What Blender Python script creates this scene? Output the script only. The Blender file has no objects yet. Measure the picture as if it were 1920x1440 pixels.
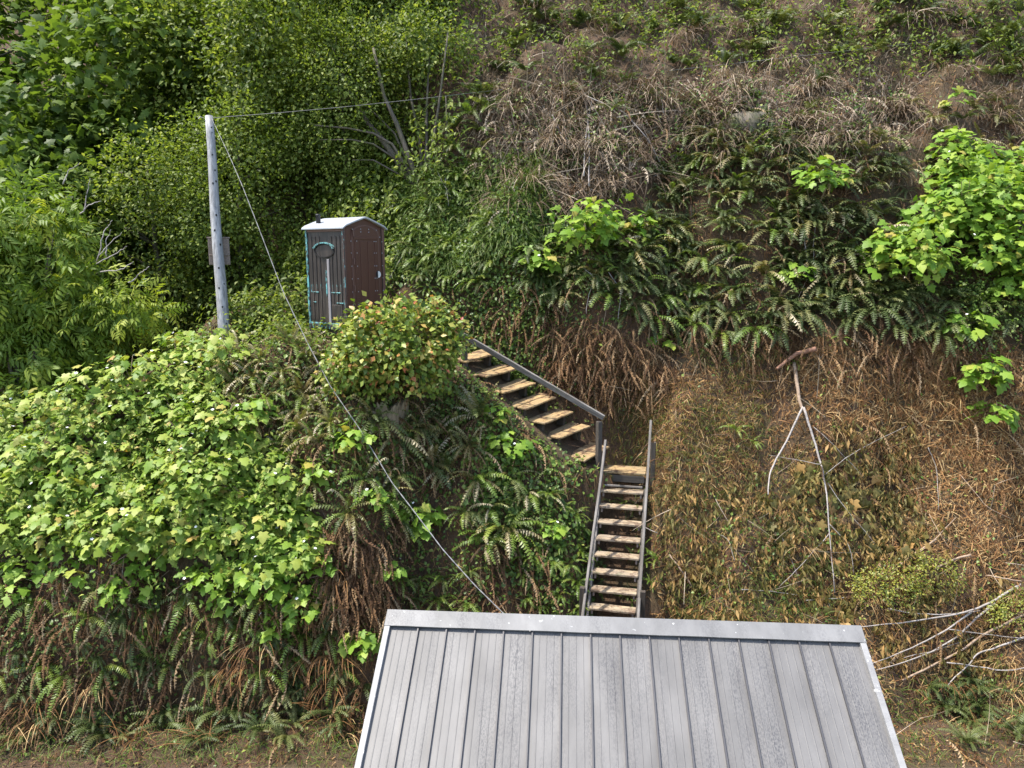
import bpy, math, random
import numpy as np
from mathutils import Vector, Matrix

# ------------------------------------------------------------------ camera, world, sun, exposure
sc = bpy.context.scene
COL = sc.collection
PITCH = math.radians(9.8)
FPX = 1390.0                      # focal length in pixels of a 1920 wide frame
CAM = np.array([0.0, 0.0, 9.0])
cam_d = bpy.data.cameras.new('camera'); cam = bpy.data.objects.new('camera', cam_d); COL.objects.link(cam)
cam.location = CAM; cam.rotation_euler = (math.pi/2 - PITCH, 0, 0)
cam_d.sensor_width = 36; cam_d.lens = 36*FPX/1920; cam_d.clip_end = 500; cam_d.clip_start = .1
sc.camera = cam

TO_SUN = Vector((-.40, -.04, .90)).normalized()
wd = bpy.data.worlds.new('World'); sc.world = wd; wd.use_nodes = True
wn = wd.node_tree.nodes; wl = wd.node_tree.links
sky = wn.new('ShaderNodeTexSky'); sky.sky_type = 'NISHITA'; sky.sun_disc = False
sky.sun_elevation = math.asin(TO_SUN.z); sky.sun_rotation = math.atan2(TO_SUN.x, TO_SUN.y)
sky.air_density = 1.0; sky.dust_density = 2.0
bg = wn['Background']; wl.new(sky.outputs[0], bg.inputs[0]); bg.inputs[1].default_value = 0.15
sun_d = bpy.data.lights.new('sun', 'SUN'); sun = bpy.data.objects.new('sun', sun_d); COL.objects.link(sun)
sun_d.energy = 2.7; sun_d.angle = math.radians(1.2); sun_d.color = (1, .95, .86)
sun.rotation_euler = TO_SUN.to_track_quat('Z', 'Y').to_euler(); sun.location = (0, 0, 40)
sc.view_settings.view_transform = 'Standard'; sc.view_settings.look = 'None'
sc.view_settings.exposure = 1.66; sc.view_settings.gamma = 1
sc.cycles.max_bounces = 6; sc.cycles.transparent_max_bounces = 4

# ------------------------------------------------------------------ projection helpers
cp, sp = math.cos(PITCH), math.sin(PITCH)
def ray(px, py):
    u = (np.asarray(px, float)-960)/FPX; v = (np.asarray(py, float)-720)/FPX
    return np.stack([u, cp - v*sp, -sp - v*cp], -1)
def P(px, py, D): return CAM + D*ray(px, py)
def V3(a): return Vector((float(a[0]), float(a[1]), float(a[2])))

# ------------------------------------------------------------------ mesh helpers
class MB:
    """collects geometry for ONE mesh object"""
    def __init__(s): s.v = []; s.f = []; s.m = []
    def add(s, vs, fs, mi=0):
        o = len(s.v); s.v += [tuple(float(c) for c in p) for p in vs]
        s.f += [tuple(o+i for i in f) for f in fs]; s.m += [mi]*len(fs); return s
    def box(s, c, hx, hy, hz, X=(1,0,0), Y=(0,1,0), Z=(0,0,1), mi=0):
        c = np.asarray(c, float); X = np.asarray(X, float)*hx; Y = np.asarray(Y, float)*hy; Z = np.asarray(Z, float)*hz
        vs = [c+a*X+b*Y+d*Z for a in (-1,1) for b in (-1,1) for d in (-1,1)]
        return s.add(vs, [(0,1,3,2),(4,6,7,5),(0,4,5,1),(2,3,7,6),(0,2,6,4),(1,5,7,3)], mi)
    def beam(s, a, b, w, h, up=(0,0,1), mi=0):
        a = np.asarray(a, float); b = np.asarray(b, float); d = b-a; L = np.linalg.norm(d); d /= L
        u = np.asarray(up, float); u = u - d*np.dot(u, d); u /= np.linalg.norm(u); sd = np.cross(d, u)
        return s.box((a+b)/2, L/2, w/2, h/2, d, sd, u, mi)
    def tube(s, pts, rad, n=6, mi=0, cap=True):
        pts = np.asarray(pts, float); k = len(pts)
        rad = np.broadcast_to(np.asarray(rad, float), (k,))
        tang = np.gradient(pts, axis=0); tang /= np.linalg.norm(tang, axis=1)[:, None]+1e-9
        ref = np.array([.3, .2, .93]) if abs(tang[0][2]) < .9 else np.array([1., .1, .05])
        vs = []
        for i in range(k):
            a = np.cross(tang[i], ref); a /= np.linalg.norm(a)+1e-9; b = np.cross(tang[i], a)
            for j in range(n):
                t = 2*math.pi*j/n; vs.append(pts[i]+rad[i]*(math.cos(t)*a+math.sin(t)*b))
        fs = [(i*n+j, i*n+(j+1) % n, (i+1)*n+(j+1) % n, (i+1)*n+j) for i in range(k-1) for j in range(n)]
        if cap: fs += [tuple(range(n))[::-1], tuple((k-1)*n+j for j in range(n))]
        return s.add(vs, fs, mi)
    def build(s, name, mat, parent=None, smooth=False, bevel=0, loc=None):
        me = bpy.data.meshes.new(name); me.from_pydata(s.v, [], s.f)
        mats = mat if isinstance(mat, (list, tuple)) else [mat]
        for m in mats: me.materials.append(m)
        if len(mats) > 1: me.polygons.foreach_set('material_index', s.m)
        if smooth: me.polygons.foreach_set('use_smooth', [True]*len(me.polygons))
        me.update(); o = bpy.data.objects.new(name, me); COL.objects.link(o)
        if parent: par(o, parent)
        if bevel:
            b = o.modifiers.new('bevel', 'BEVEL'); b.width = bevel; b.segments = 1; b.limit_method = 'ANGLE'
        return o

def npmesh(name, V, F, mat, rnd=None, smooth=False):
    """V (n,3), F (m,k) arrays -> mesh datablock, rnd per vertex"""
    me = bpy.data.meshes.new(name); V = np.ascontiguousarray(V, np.float32); F = np.ascontiguousarray(F, np.int32)
    n, (m, k) = len(V), F.shape
    me.vertices.add(n); me.vertices.foreach_set('co', V.ravel())
    me.loops.add(m*k); me.loops.foreach_set('vertex_index', F.ravel())
    me.polygons.add(m); me.polygons.foreach_set('loop_start', np.arange(0, m*k, k, dtype=np.int32))
    me.polygons.foreach_set('loop_total', np.full(m, k, np.int32))
    if smooth: me.polygons.foreach_set('use_smooth', np.ones(m, bool))
    me.update(calc_edges=True); me.validate()
    if rnd is not None:
        a = me.attributes.new('rnd', 'FLOAT', 'POINT'); a.data.foreach_set('value', np.ascontiguousarray(rnd, np.float32))
    for q in (mat if isinstance(mat, (list, tuple)) else [mat]): me.materials.append(q)
    return me
def link(name, me, parent=None):
    o = bpy.data.objects.new(name, me); COL.objects.link(o)
    if parent: par(o, parent)
    return o
ROOTS = {}
def par(o, parent):
    # children keep world coordinates; every root is an Empty that is only moved, never turned
    o.parent = parent; o.matrix_parent_inverse = Matrix.Translation(-ROOTS.get(parent.name, Vector((0, 0, 0))))
def frame_mat(c, X, Z):
    X = Vector(X).normalized(); Y = Vector(Z).cross(X).normalized(); Zz = X.cross(Y)
    m = Matrix((X, Y, Zz)).transposed().to_4x4(); m.translation = Vector(c); return m
def beam(name, a, b, w, h, mat, parent=None, up=(0, 0, 1), bevel=.006, warp=0):
    """one board from a to b, its grain along its own x axis"""
    a = V3(a); b = V3(b); L = (b-a).length; mb = MB()
    if warp:
        n = 5; vs = []; rr = random.Random(hash((round(a.x,2), round(b.y,2))) & 1023)
        for i in range(n):
            x = -L/2+L*i/(n-1); dz = warp*rr.uniform(-1, 1); dy = warp*rr.uniform(-1, 1)
            vs += [(x, dy-w/2, dz-h/2), (x, dy+w/2, dz-h/2), (x, dy+w/2, dz+h/2), (x, dy-w/2, dz+h/2)]
        fs = [(0,3,2,1), tuple((n-1)*4+k for k in (0,1,2,3))]
        for i in range(n-1): fs += [(i*4+k, i*4+(k+1) % 4, i*4+4+(k+1) % 4, i*4+4+k) for k in range(4)]
        mb.add(vs, fs)
    else: mb.box((0,0,0), L/2, w/2, h/2)
    o = mb.build(name, mat, parent, bevel=bevel); o.matrix_basis = frame_mat((a+b)/2, b-a, up); return o
def frames(d, up):
    """arrays of unit frames: x along d, z near up"""
    d = d/np.linalg.norm(d, axis=1)[:, None]; y = np.cross(up, d); y /= np.linalg.norm(y, axis=1)[:, None]+1e-9
    z = np.cross(d, y); return np.stack([d, y, z], 2)     # columns
def spread(tv, tf, pos, R, s, rnd):
    """copies a template (tv, tf) to many frames; returns V, F, rnd"""
    n, k = len(pos), len(tv)
    V = np.einsum('nij,kj->nki', R, tv)*np.asarray(s).reshape(n, 1, -1) + pos[:, None, :]
    F = (tf[None] + (np.arange(n)*k)[:, None, None]).reshape(-1, tf.shape[1])
    return V.reshape(-1, 3), F, np.repeat(rnd, k)

def tag(o, label=None, cat=None, group=None, kind=None):
    if label: o['label'] = label
    if cat: o['category'] = cat
    if group: o['group'] = group
    if kind: o['kind'] = kind
    return o
def empty(name, loc, label=None, cat=None, group=None):
    o = bpy.data.objects.new(name, None); COL.objects.link(o); o.location = V3(loc); o.empty_display_size = .1
    ROOTS[o.name] = V3(loc)
    return tag(o, label, cat, group)

# ------------------------------------------------------------------ materials
def newmat(name):
    m = bpy.data.materials.new(name); m.use_nodes = True; nt = m.node_tree
    b = nt.nodes['Principled BSDF']; return m, nt, b
def N(nt, typ, **kw):
    n = nt.nodes.new(typ)
    for k, v in kw.items():
        if k in n.inputs: n.inputs[k].default_value = v
        else: setattr(n, k, v)
    return n
def ramp(nt, stops, fac=None, interp='LINEAR'):
    r = nt.nodes.new('ShaderNodeValToRGB'); r.color_ramp.interpolation = interp; e = r.color_ramp.elements
    while len(e) < len(stops): e.new(.5)
    for i, (p, c) in enumerate(stops): e[i].position = p; e[i].color = (*c, 1)
    if fac is not None: nt.links.new(fac, r.inputs[0])
    return r
def noise(nt, scale, vec=None, detail=6, rough=.6):
    n = N(nt, 'ShaderNodeTexNoise', Scale=scale, Detail=detail, Roughness=rough)
    if vec is not None: nt.links.new(vec, n.inputs['Vector'])
    return n.outputs['Fac']
def mixc(nt, fac, a, b, mode='MIX'):
    m = nt.nodes.new('ShaderNodeMix'); m.data_type = 'RGBA'; m.blend_type = mode
    for sock, v in ((0, fac), (6, a), (7, b)):
        if hasattr(v, 'links'): nt.links.new(v, m.inputs[sock])
        elif isinstance(v, (int, float)): m.inputs[sock].default_value = v
        else: m.inputs[sock].default_value = (*v, 1)
    return m.outputs[2]
def mapping(nt, scale=(1,1,1), coord='Object'):
    t = nt.nodes.new('ShaderNodeTexCoord'); mp = N(nt, 'ShaderNodeMapping'); mp.inputs['Scale'].default_value = scale
    nt.links.new(t.outputs[coord], mp.inputs[0]); return mp.outputs[0]
def bump(nt, b, h, strength=.4, dist=.01):
    n = N(nt, 'ShaderNodeBump', Strength=strength, Distance=dist); nt.links.new(h, n.inputs['Height']); nt.links.new(n.outputs[0], b.inputs['Normal'])
def leafmat(name, stops, trans=.3, rough=.45, spec=.4, tint=1.15, wax=None):
    """colour varies per leaf (mesh attribute rnd) and per object"""
    m, nt, b = newmat(name)
    at = N(nt, 'ShaderNodeAttribute', attribute_name='rnd'); oi = nt.nodes.new('ShaderNodeObjectInfo')
    ad = N(nt, 'ShaderNodeMath', operation='ADD'); fr = N(nt, 'ShaderNodeMath', operation='FRACT')
    nt.links.new(at.outputs['Fac'], ad.inputs[0]); nt.links.new(oi.outputs['Random'], ad.inputs[1]); nt.links.new(ad.outputs[0], fr.inputs[0])
    r = ramp(nt, stops, fr.outputs[0])
    nz = noise(nt, 14, mapping(nt, coord='Object'), 3)
    c = mixc(nt, nz, r.outputs[0], mixc(nt, 1.0, r.outputs[0], (.62, .62, .55), 'MULTIPLY'))
    nt.links.new(c, b.inputs['Base Color']); b.inputs['Roughness'].default_value = rough
    b.inputs['Specular IOR Level'].default_value = spec
    tr = nt.nodes.new('ShaderNodeBsdfTranslucent'); mx = N(nt, 'ShaderNodeMixShader'); mx.inputs[0].default_value = trans
    tc = mixc(nt, 1.0, c, (tint, tint*1.05, .55), 'MULTIPLY'); nt.links.new(tc, tr.inputs[0])
    nt.links.new(b.outputs[0], mx.inputs[1]); nt.links.new(tr.outputs[0], mx.inputs[2])
    nt.links.new(mx.outputs[0], nt.nodes['Material Output'].inputs[0])
    return m
def woodmat(name, dark, light, stain, scale=1.0, rough=.8, moss=0.0, axis=0, litter=0.0):
    m, nt, b = newmat(name)
    s = [18*scale]*3; s[axis] = 1.2*scale
    oi = nt.nodes.new('ShaderNodeObjectInfo'); 
    def off(vec):
        a = N(nt, 'ShaderNodeVectorMath', operation='MULTIPLY_ADD'); nt.links.new(oi.outputs['Random'], a.inputs[0]); a.inputs[1].default_value = (37, 53, 71); nt.links.new(vec, a.inputs[2]); return a.outputs[0]
    v = off(mapping(nt, tuple(s))); g = noise(nt, 1.6, v, 8, .7)
    r = ramp(nt, [(.28, dark), (.62, light)], g)
    big = noise(nt, 2.2*scale, off(mapping(nt)), 4)
    fac = ramp(nt, [(.42, (0,0,0)), (.66, (1,1,1))], big)
    c = mixc(nt, fac.outputs[0], r.outputs[0], mixc(nt, .75, r.outputs[0], stain))
    if moss:
        mo = ramp(nt, [(.56, (0,0,0)), (.7, (1,1,1))], noise(nt, 5.5, off(mapping(nt)), 6, .7))
        mm = N(nt, 'ShaderNodeMath', operation='MULTIPLY'); nt.links.new(mo.outputs[0], mm.inputs[0]); mm.inputs[1].default_value = moss
        c = mixc(nt, mm.outputs[0], c, (.06, .075, .02))
    if litter:
        mo = ramp(nt, [(.5, (0,0,0)), (.58, (1,1,1))], noise(nt, 4.2, off(mapping(nt)), 8, .75))
        mm = N(nt, 'ShaderNodeMath', operation='MULTIPLY'); nt.links.new(mo.outputs[0], mm.inputs[0]); mm.inputs[1].default_value = litter
        c = mixc(nt, mm.outputs[0], c, (.07, .032, .016))
    nt.links.new(c, b.inputs['Base Color']); b.inputs['Roughness'].default_value = rough
    bump(nt, b, g, .5, .006); return m

M = {}
m, nt, b = newmat('soil'); mp = mapping(nt)
n1 = noise(nt, 1.1, mp, 6); n2 = noise(nt, 9, mp, 8, .7); fib = noise(nt, 5, mapping(nt, (9, 3, 2.2)), 8, .75); fib2 = noise(nt, 5, mapping(nt, (2.5, 7, 6)), 8, .75)
c1 = ramp(nt, [(.3, (.035,.022,.013)), (.5, (.095,.052,.026)), (.66, (.235,.115,.05)), (.78, (.34,.195,.095))], fib)
c3 = ramp(nt, [(.35, (.03,.02,.012)), (.6, (.12,.07,.034)), (.75, (.24,.16,.075))], fib2)
c2 = ramp(nt, [(.45, (0,0,0)), (.62, (1,1,1))], n1)
cm = mixc(nt, n2, c1.outputs[0], c3.outputs[0])
nt.links.new(mixc(nt, mixc(nt, .6, c2.outputs[0], (0,0,0)), cm, (.06,.065,.02)), b.inputs['Base Color']); b.inputs['Roughness'].default_value = .95
bump(nt, b, fib, 1.0, .08); M['soil'] = m
m, nt, b = newmat('yard_gravel'); mp = mapping(nt)
vo = N(nt, 'ShaderNodeTexVoronoi', Scale=28.0); nt.links.new(mp, vo.inputs['Vector'])
c1 = ramp(nt, [(0, (.10,.09,.075)), (.5, (.22,.20,.17)), (1, (.32,.30,.27))], vo.outputs['Color'])
nt.links.new(mixc(nt, ramp(nt, [(.42,(0,0,0)),(.6,(1,1,1))], noise(nt, .8, mp)).outputs[0], c1.outputs[0], (.05,.06,.02)), b.inputs['Base Color'])
b.inputs['Roughness'].default_value = .95; bump(nt, b, vo.outputs['Distance'], .8, .02); M['gravel'] = m

# ------------------------------------------------------------------ terrain
ST = {  # x : profile of (y, z)
 -40:  [(-60,.5),(11.0,.5),(11.8,2.2),(13,3.0),(15.5,3.6),(19,3.6),(23,6.0),(30,13),(45,27),(90,55)],
 -18:  [(-60,.5),(11.6,.5),(12.3,2.0),(13,3.0),(14,3.8),(15.5,4.5),(16.5,4.4),(19,4.0),(23,7.0),(30,15),(45,29),(90,55)],
 -10.5:[(-60,.5),(12.0,.5),(12.5,2.1),(13.0,3.4),(13.7,4.3),(15.4,5.35),(16.4,5.3),(18,4.8),(20,5.2),(23,8.4),(30,16.5),(45,31),(90,55)],
 -6.5: [(-60,.5),(12.4,.5),(12.8,2.0),(13.3,3.7),(14.1,5.0),(15.4,6.4),(16.9,7.25),(18.3,7.3),(19.6,7.4),(21,8.8),(24,12.0),(30,18.5),(45,32),(90,56)],
 -3.7: [(-60,.5),(12.7,.5),(13.2,2.2),(13.8,4.2),(14.6,5.8),(15.3,6.85),(15.8,7.15),(17.9,7.3),(18.7,8.3),(20,10.2),(22,12.4),(26,17),(40,30),(90,57)],
 -1.3: [(-60,.5),(12.8,.5),(13.4,2.3),(14.1,4.1),(14.9,5.5),(15.6,6.3),(16.3,6.8),(17.3,7.2),(18.2,8.8),(19.4,10.8),(21,13.0),(24,16.5),(40,31),(90,57)],
 .8:   [(-60,.5),(12.8,.5),(13.5,2.0),(14.3,3.5),(15.0,4.6),(15.7,5.4),(16.4,6.3),(17.2,7.9),(18.2,9.7),(19.6,11.9),(21,13.8),(24,17),(40,31),(90,57)],
 2.4:  [(-60,.5),(12.8,.5),(13.7,1.6),(14.7,3.0),(15.7,4.4),(16.3,5.6),(17.0,7.1),(18.1,9.1),(19.7,11.6),(21,13.6),(24,17),(40,31),(90,57)],
 5:    [(-60,.5),(12.9,.5),(13.7,1.9),(14.5,3.1),(15.3,4.4),(16.1,6.0),(16.7,7.3),(18.0,9.3),(19.9,12.0),(21.4,13.8),(24,16.6),(40,31),(90,57)],
 9:    [(-60,.5),(12.7,.5),(13.6,1.9),(14.5,3.0),(15.3,4.3),(16.0,5.8),(16.6,7.2),(17.9,9.2),(19.8,12.0),(21.4,13.9),(24,16.6),(40,31),(90,57)],
 14:   [(-60,.5),(12.4,.5),(13.4,2.0),(14.4,3.2),(15.1,4.4),(15.8,5.9),(16.4,7.2),(17.7,9.2),(19.6,12.0),(21.4,13.9),(24,16.6),(40,31),(90,57)],
 40:   [(-60,.5),(11.4,.5),(12.8,2.2),(14.0,4.2),(15.2,6.4),(17,9.2),(19.6,12.0),(24,16.6),(40,31),(90,57)],
}
SX = np.array(sorted(ST)); 
_yg = np.linspace(-60, 90, 3001); ZG = np.array([np.interp(_yg, *zip(*ST[x])) for x in SX])
_rs = np.random.default_rng(5)
_nd = [(_rs.uniform(-1, 1, 2)*f, _rs.uniform(0, 6.28), a) for f, a in [(.9,.28),(1.3,.22),(2.1,.16),(3.0,.12),(4.0,.08)] for _ in (0, 1)]
def nz2(x, y):
    r = 0
    for d, p, a in _nd: r = r + a*np.sin(x*d[0]*1.6+y*d[1]*1.6+p+.7*np.sin(x*d[1]+p))
    return r
_nl = [(_rs.uniform(-1, 1, 2)*f, _rs.uniform(0, 6.28), a) for f, a in [(2.5,.10),(3.5,.09),(5,.07),(6.5,.05),(8,.035)] for _ in (0, 1)]
def nzl(x, y):
    r = 0
    for d, p, a in _nl: r = r + a*np.sin(x*d[0]+y*d[1]+p)
    return r
def H0(x, y):
    x = np.asarray(x, float); y = np.asarray(y, float)
    live = np.clip((y-11.5)/1.5, 0, 1)
    yy = np.clip(y + .55*live*nz2(x, y*.6), -59.9, 89.9)
    i = np.clip(np.searchsorted(SX, x)-1, 0, len(SX)-2); t = np.clip((x-SX[i])/(SX[i+1]-SX[i]), 0, 1); t = t*t*(3-2*t)
    q = (yy+60)/150*3000; j = np.clip(q.astype(int), 0, 2999); w = q-j
    za = ZG[i, j]*(1-w)+ZG[i, j+1]*w; zb = ZG[i+1, j]*(1-w)+ZG[i+1, j+1]*w
    return za*(1-t)+zb*t + .25*live*nz2(x*1.7+9, y*1.7) + live*nzl(x, y)

# stair geometry (needed to cut the bank)
LAD_T, LAD_B = P(1167, 921, 16.0), P(1148.5, 1141, 14.6)             # first and eighth tread of the lower flight
LAND = P(1171, 881, 16.35)                                          # landing between the flights
UP_T1, UP_T7 = P(1103, 846, 16.35), P(891, 667, 16.9)               # first and seventh tread of the upper flight
POT = P(650, 611, 16.0)                                             # front corner of the outhouse floor
_path = [(LAD_B + (LAD_B-LAD_T)*.9, -.45, .55), (LAD_B, -.5, .55), (LAD_T, -.5, .55), (LAND, -.25, .6), (UP_T1, -.2, .75), (UP_T7, -.2, .75), (UP_T7+np.array([-1.0,.35,.12]), -.1, .7), (POT+np.array([.2,.75,-.25]), -.12, 1.0)]
def H(x, y):
    x = np.asarray(x, float); y = np.asarray(y, float); z = H0(x, y)
    best = np.full(x.shape, 1e9); zt = np.zeros(x.shape); wid = np.ones(x.shape)
    for (a, oa, wa), (b2, ob, wb) in zip(_path[:-1], _path[1:]):
        d = (b2-a)[:2]; L2 = d@d; t = np.clip(((x-a[0])*d[0]+(y-a[1])*d[1])/L2, 0, 1)
        ds = np.hypot(x-(a[0]+t*d[0]), y-(a[1]+t*d[1])); k = ds < best
        best = np.where(k, ds, best); zt = np.where(k, a[2]+oa+t*(b2[2]+ob-a[2]-oa), zt); wid = np.where(k, wa+t*(wb-wa), wid)
    w = np.clip(1-(best-wid)/.45, 0, 1); w = w*w*(3-2*w)
    return z*(1-w)+zt*w
_ly = np.arange(6, 64, .06); _lx = np.arange(-34, 34, .06); LUT = H(*np.meshgrid(_lx, _ly, indexing='ij')).astype(np.float32)
def Hq(x, y):
    """height looked up in a fine table"""
    a = np.clip((x+34)/.06, 0, len(_lx)-2); c = np.clip((y-6)/.06, 0, len(_ly)-2); i = a.astype(int); j = c.astype(int); a = a-i; c = c-j
    return (LUT[i, j]*(1-a)+LUT[i+1, j]*a)*(1-c)+(LUT[i, j+1]*(1-a)+LUT[i+1, j+1]*a)*c
def _march(px, py):
    d = ray(px, py); res = np.full(len(px), 60.0); act = np.arange(len(px)); t = 10.0
    while t < 60 and len(act):
        t += .06 if t < 24 else .2
        p = CAM+d[act]*t; below = p[:, 2] < Hq(p[:, 0], p[:, 1]); res[act[below]] = t; act = act[~below]
    return res
_sx = np.arange(-520, 2445, 4.0); _sy = np.arange(-80, 1525, 4.0); _mx, _my = np.meshgrid(_sx, _sy, indexing='ij')
DEPTH = _march(_mx.ravel(), _my.ravel()).reshape(_mx.shape)
def hit(px, py):
    """photo pixel(s) -> first ground point on that line of sight"""
    px = np.atleast_1d(np.asarray(px, float)); py = np.atleast_1d(np.asarray(py, float))
    i = np.clip(np.rint((px+520)/4).astype(int), 0, len(_sx)-1); j = np.clip(np.rint((py+80)/4).astype(int), 0, len(_sy)-1)
    p = CAM+ray(px, py)*DEPTH[i, j][:, None]; p[:, 2] = Hq(p[:, 0], p[:, 1]); return p
def hit1(px, py): return hit([px], [py])[0]
def inpoly(px, py, poly):
    c = np.zeros(len(px), bool); n = len(poly)
    for i in range(n):
        (x1, y1), (x2, y2) = poly[i], poly[(i+1) % n]
        c ^= ((y1 > py) != (y2 > py)) & (px < (x2-x1)*(py-y1)/(y2-y1+1e-9)+x1)
    return c
def polypts(poly, n, rng):
    poly = [tuple(p) for p in poly]; xs = [p[0] for p in poly]; ys = [p[1] for p in poly]; ox, oy = [], []
    k = 0
    while k < n:
        x = rng.uniform(min(xs), max(xs), n*2); y = rng.uniform(min(ys), max(ys), n*2); g = inpoly(x, y, poly)
        ox.append(x[g]); oy.append(y[g]); k += g.sum()
    return np.concatenate(ox)[:n], np.concatenate(oy)[:n]
def scatter(poly, n, rng): return hit(*polypts(poly, n, rng))
def normals(p):
    e = .12; gx = (Hq(p[:, 0]+e, p[:, 1])-Hq(p[:, 0]-e, p[:, 1]))/(2*e); gy = (Hq(p[:, 0], p[:, 1]+e)-Hq(p[:, 0], p[:, 1]-e))/(2*e)
    n = np.stack([-gx, -gy, np.ones(len(p))], 1); return n/np.linalg.norm(n, axis=1)[:, None]

xs = np.unique(np.concatenate([np.linspace(-70, -16, 28), np.arange(-16, 15, .09), np.linspace(15, 70, 28)]))
ys = np.unique(np.concatenate([np.linspace(-60, 10, 16), np.arange(10, 25, .08), np.linspace(25, 88, 64)]))
gx, gy = np.meshgrid(xs, ys, indexing='ij'); gz = H(gx, gy)
nx, ny = len(xs), len(ys); idx = np.arange(nx*ny).reshape(nx, ny)
F = np.stack([idx[:-1, :-1], idx[1:, :-1], idx[1:, 1:], idx[:-1, 1:]], -1).reshape(-1, 4)
me = npmesh('hillside', np.stack([gx, gy, gz], -1).reshape(-1, 3), F, [M['soil'], M['gravel']], smooth=True)
cy = gy[:-1, :-1].ravel(); me.polygons.foreach_set('material_index', (cy < 11.2).astype(np.int32))
tag(link('hillside', me), 'steep brown earth bank rising behind the roof', kind='structure')
# ------------------------------------------------------------------ built materials
M['tread'] = woodmat('tread_wood', (.12,.074,.030), (.42,.285,.13), (.20,.155,.09), 1.2, moss=.7, litter=.9)
M['tread2'] = woodmat('flight_tread_wood', (.11,.07,.038), (.40,.31,.20), (.22,.18,.14), 1.2, moss=.75, litter=.7)
M['rail'] = woodmat('grey_rail_wood', (.045,.037,.03), (.215,.195,.175), (.09,.075,.06), 1.0, moss=.35)
M['post'] = woodmat('dark_post_wood', (.018,.015,.012), (.085,.07,.055), (.03,.025,.02), 1.0)
M['darkwood'] = woodmat('riser_wood', (.015,.012,.009), (.06,.045,.032), (.03,.032,.018), 1.0, moss=.4)
M['pole'] = woodmat('pole_wood', (.07,.066,.064), (.38,.375,.372), (.24,.235,.235), .8, axis=2)
M['board'] = woodmat('meter_board_wood', (.07,.05,.04), (.26,.20,.16), (.16,.13,.11), 1.0, axis=2)
M['sidewall'] = woodmat('house_siding_wood', (.10,.085,.07), (.25,.22,.19), (.18,.15,.12), 1.0)
def plain(name, col, rough=.6, metal=0, spec=.5, var=.25, sc_=6):
    m, nt, b = newmat(name); n = noise(nt, sc_, mapping(nt), 6, .65)
    nt.links.new(mixc(nt, n, tuple(c*(1-var) for c in col), tuple(min(1, c*(1+var)) for c in col)), b.inputs['Base Color'])
    b.inputs['Roughness'].default_value = rough; b.inputs['Metallic'].default_value = metal; b.inputs['Specular IOR Level'].default_value = spec
    bump(nt, b, n, .15, .004); return m
M['black'] = plain('black_plastic', (.012,.012,.013), .5)
M['hole'] = plain('dark_hole', (.006,.005,.004), .9)
M['screw'] = plain('screw_metal', (.25,.24,.23), .5, .7)
M['cable'] = plain('cable_sheath', (.20,.195,.185), .6, var=.35, sc_=20)
M['cablegrey'] = plain('grey_cable', (.17,.165,.15), .6, var=.4, sc_=20)
# weathered metal roof: white-grey with black mildew specks that follow the run of the panels, and bird-lime spots
def roofmat(name, base, mild, lime):
    m, nt, b = newmat(name); oi = nt.nodes.new('ShaderNodeObjectInfo')
    def off(vec):
        a = N(nt, 'ShaderNodeVectorMath', operation='MULTIPLY_ADD'); nt.links.new(oi.outputs['Random'], a.inputs[0]); a.inputs[1].default_value = (17, 29, 41); nt.links.new(vec, a.inputs[2]); return a.outputs[0]
    patch = noise(nt, 1.0, off(mapping(nt, (3.4, .42, 1))), 5, .6); speck = noise(nt, 48, off(mapping(nt, (1.3, .55, 1))), 3, .7)
    a = ramp(nt, [(.44,(0,0,0)),(.70,(1,1,1))], patch); c = ramp(nt, [(.46,(0,0,0)),(.56,(1,1,1))], speck)
    mu = N(nt, 'ShaderNodeMath', operation='MULTIPLY'); nt.links.new(a.outputs[0], mu.inputs[0]); nt.links.new(c.outputs[0], mu.inputs[1])
    mv = N(nt, 'ShaderNodeMath', operation='MULTIPLY'); nt.links.new(mu.outputs[0], mv.inputs[0]); mv.inputs[1].default_value = mild
    soft = ramp(nt, [(.3, tuple(x*.62 for x in base)), (.7, base)], noise(nt, 1.7, off(mapping(nt, (1.5,.5,1))), 5))
    col = mixc(nt, mv.outputs[0], soft.outputs[0], (.045,.045,.05))
    l = ramp(nt, [(.70,(0,0,0)),(.735,(1,1,1))], noise(nt, 11, off(mapping(nt)), 2, .5))
    ml = N(nt, 'ShaderNodeMath', operation='MULTIPLY'); nt.links.new(l.outputs[0], ml.inputs[0]); ml.inputs[1].default_value = lime
    col = mixc(nt, ml.outputs[0], col, (.75,.75,.73))
    nt.links.new(col, b.inputs['Base Color']); b.inputs['Roughness'].default_value = .5; b.inputs['Metallic'].default_value = .0
    b.inputs['Specular IOR Level'].default_value = .35; bump(nt, b, patch, .05, .01); return m
M['panel'] = roofmat('roof_panel_metal', (.150,.144,.137), .85, .0)
M['cap'] = roofmat('ridge_cap_metal', (.19,.187,.182), .5, .5)
M['trim'] = roofmat('rake_trim_metal', (.26,.255,.248), .3, .6)
M['seam'] = plain('seam_metal', (.06,.058,.06), .5, .3, .5, .3)

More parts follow.
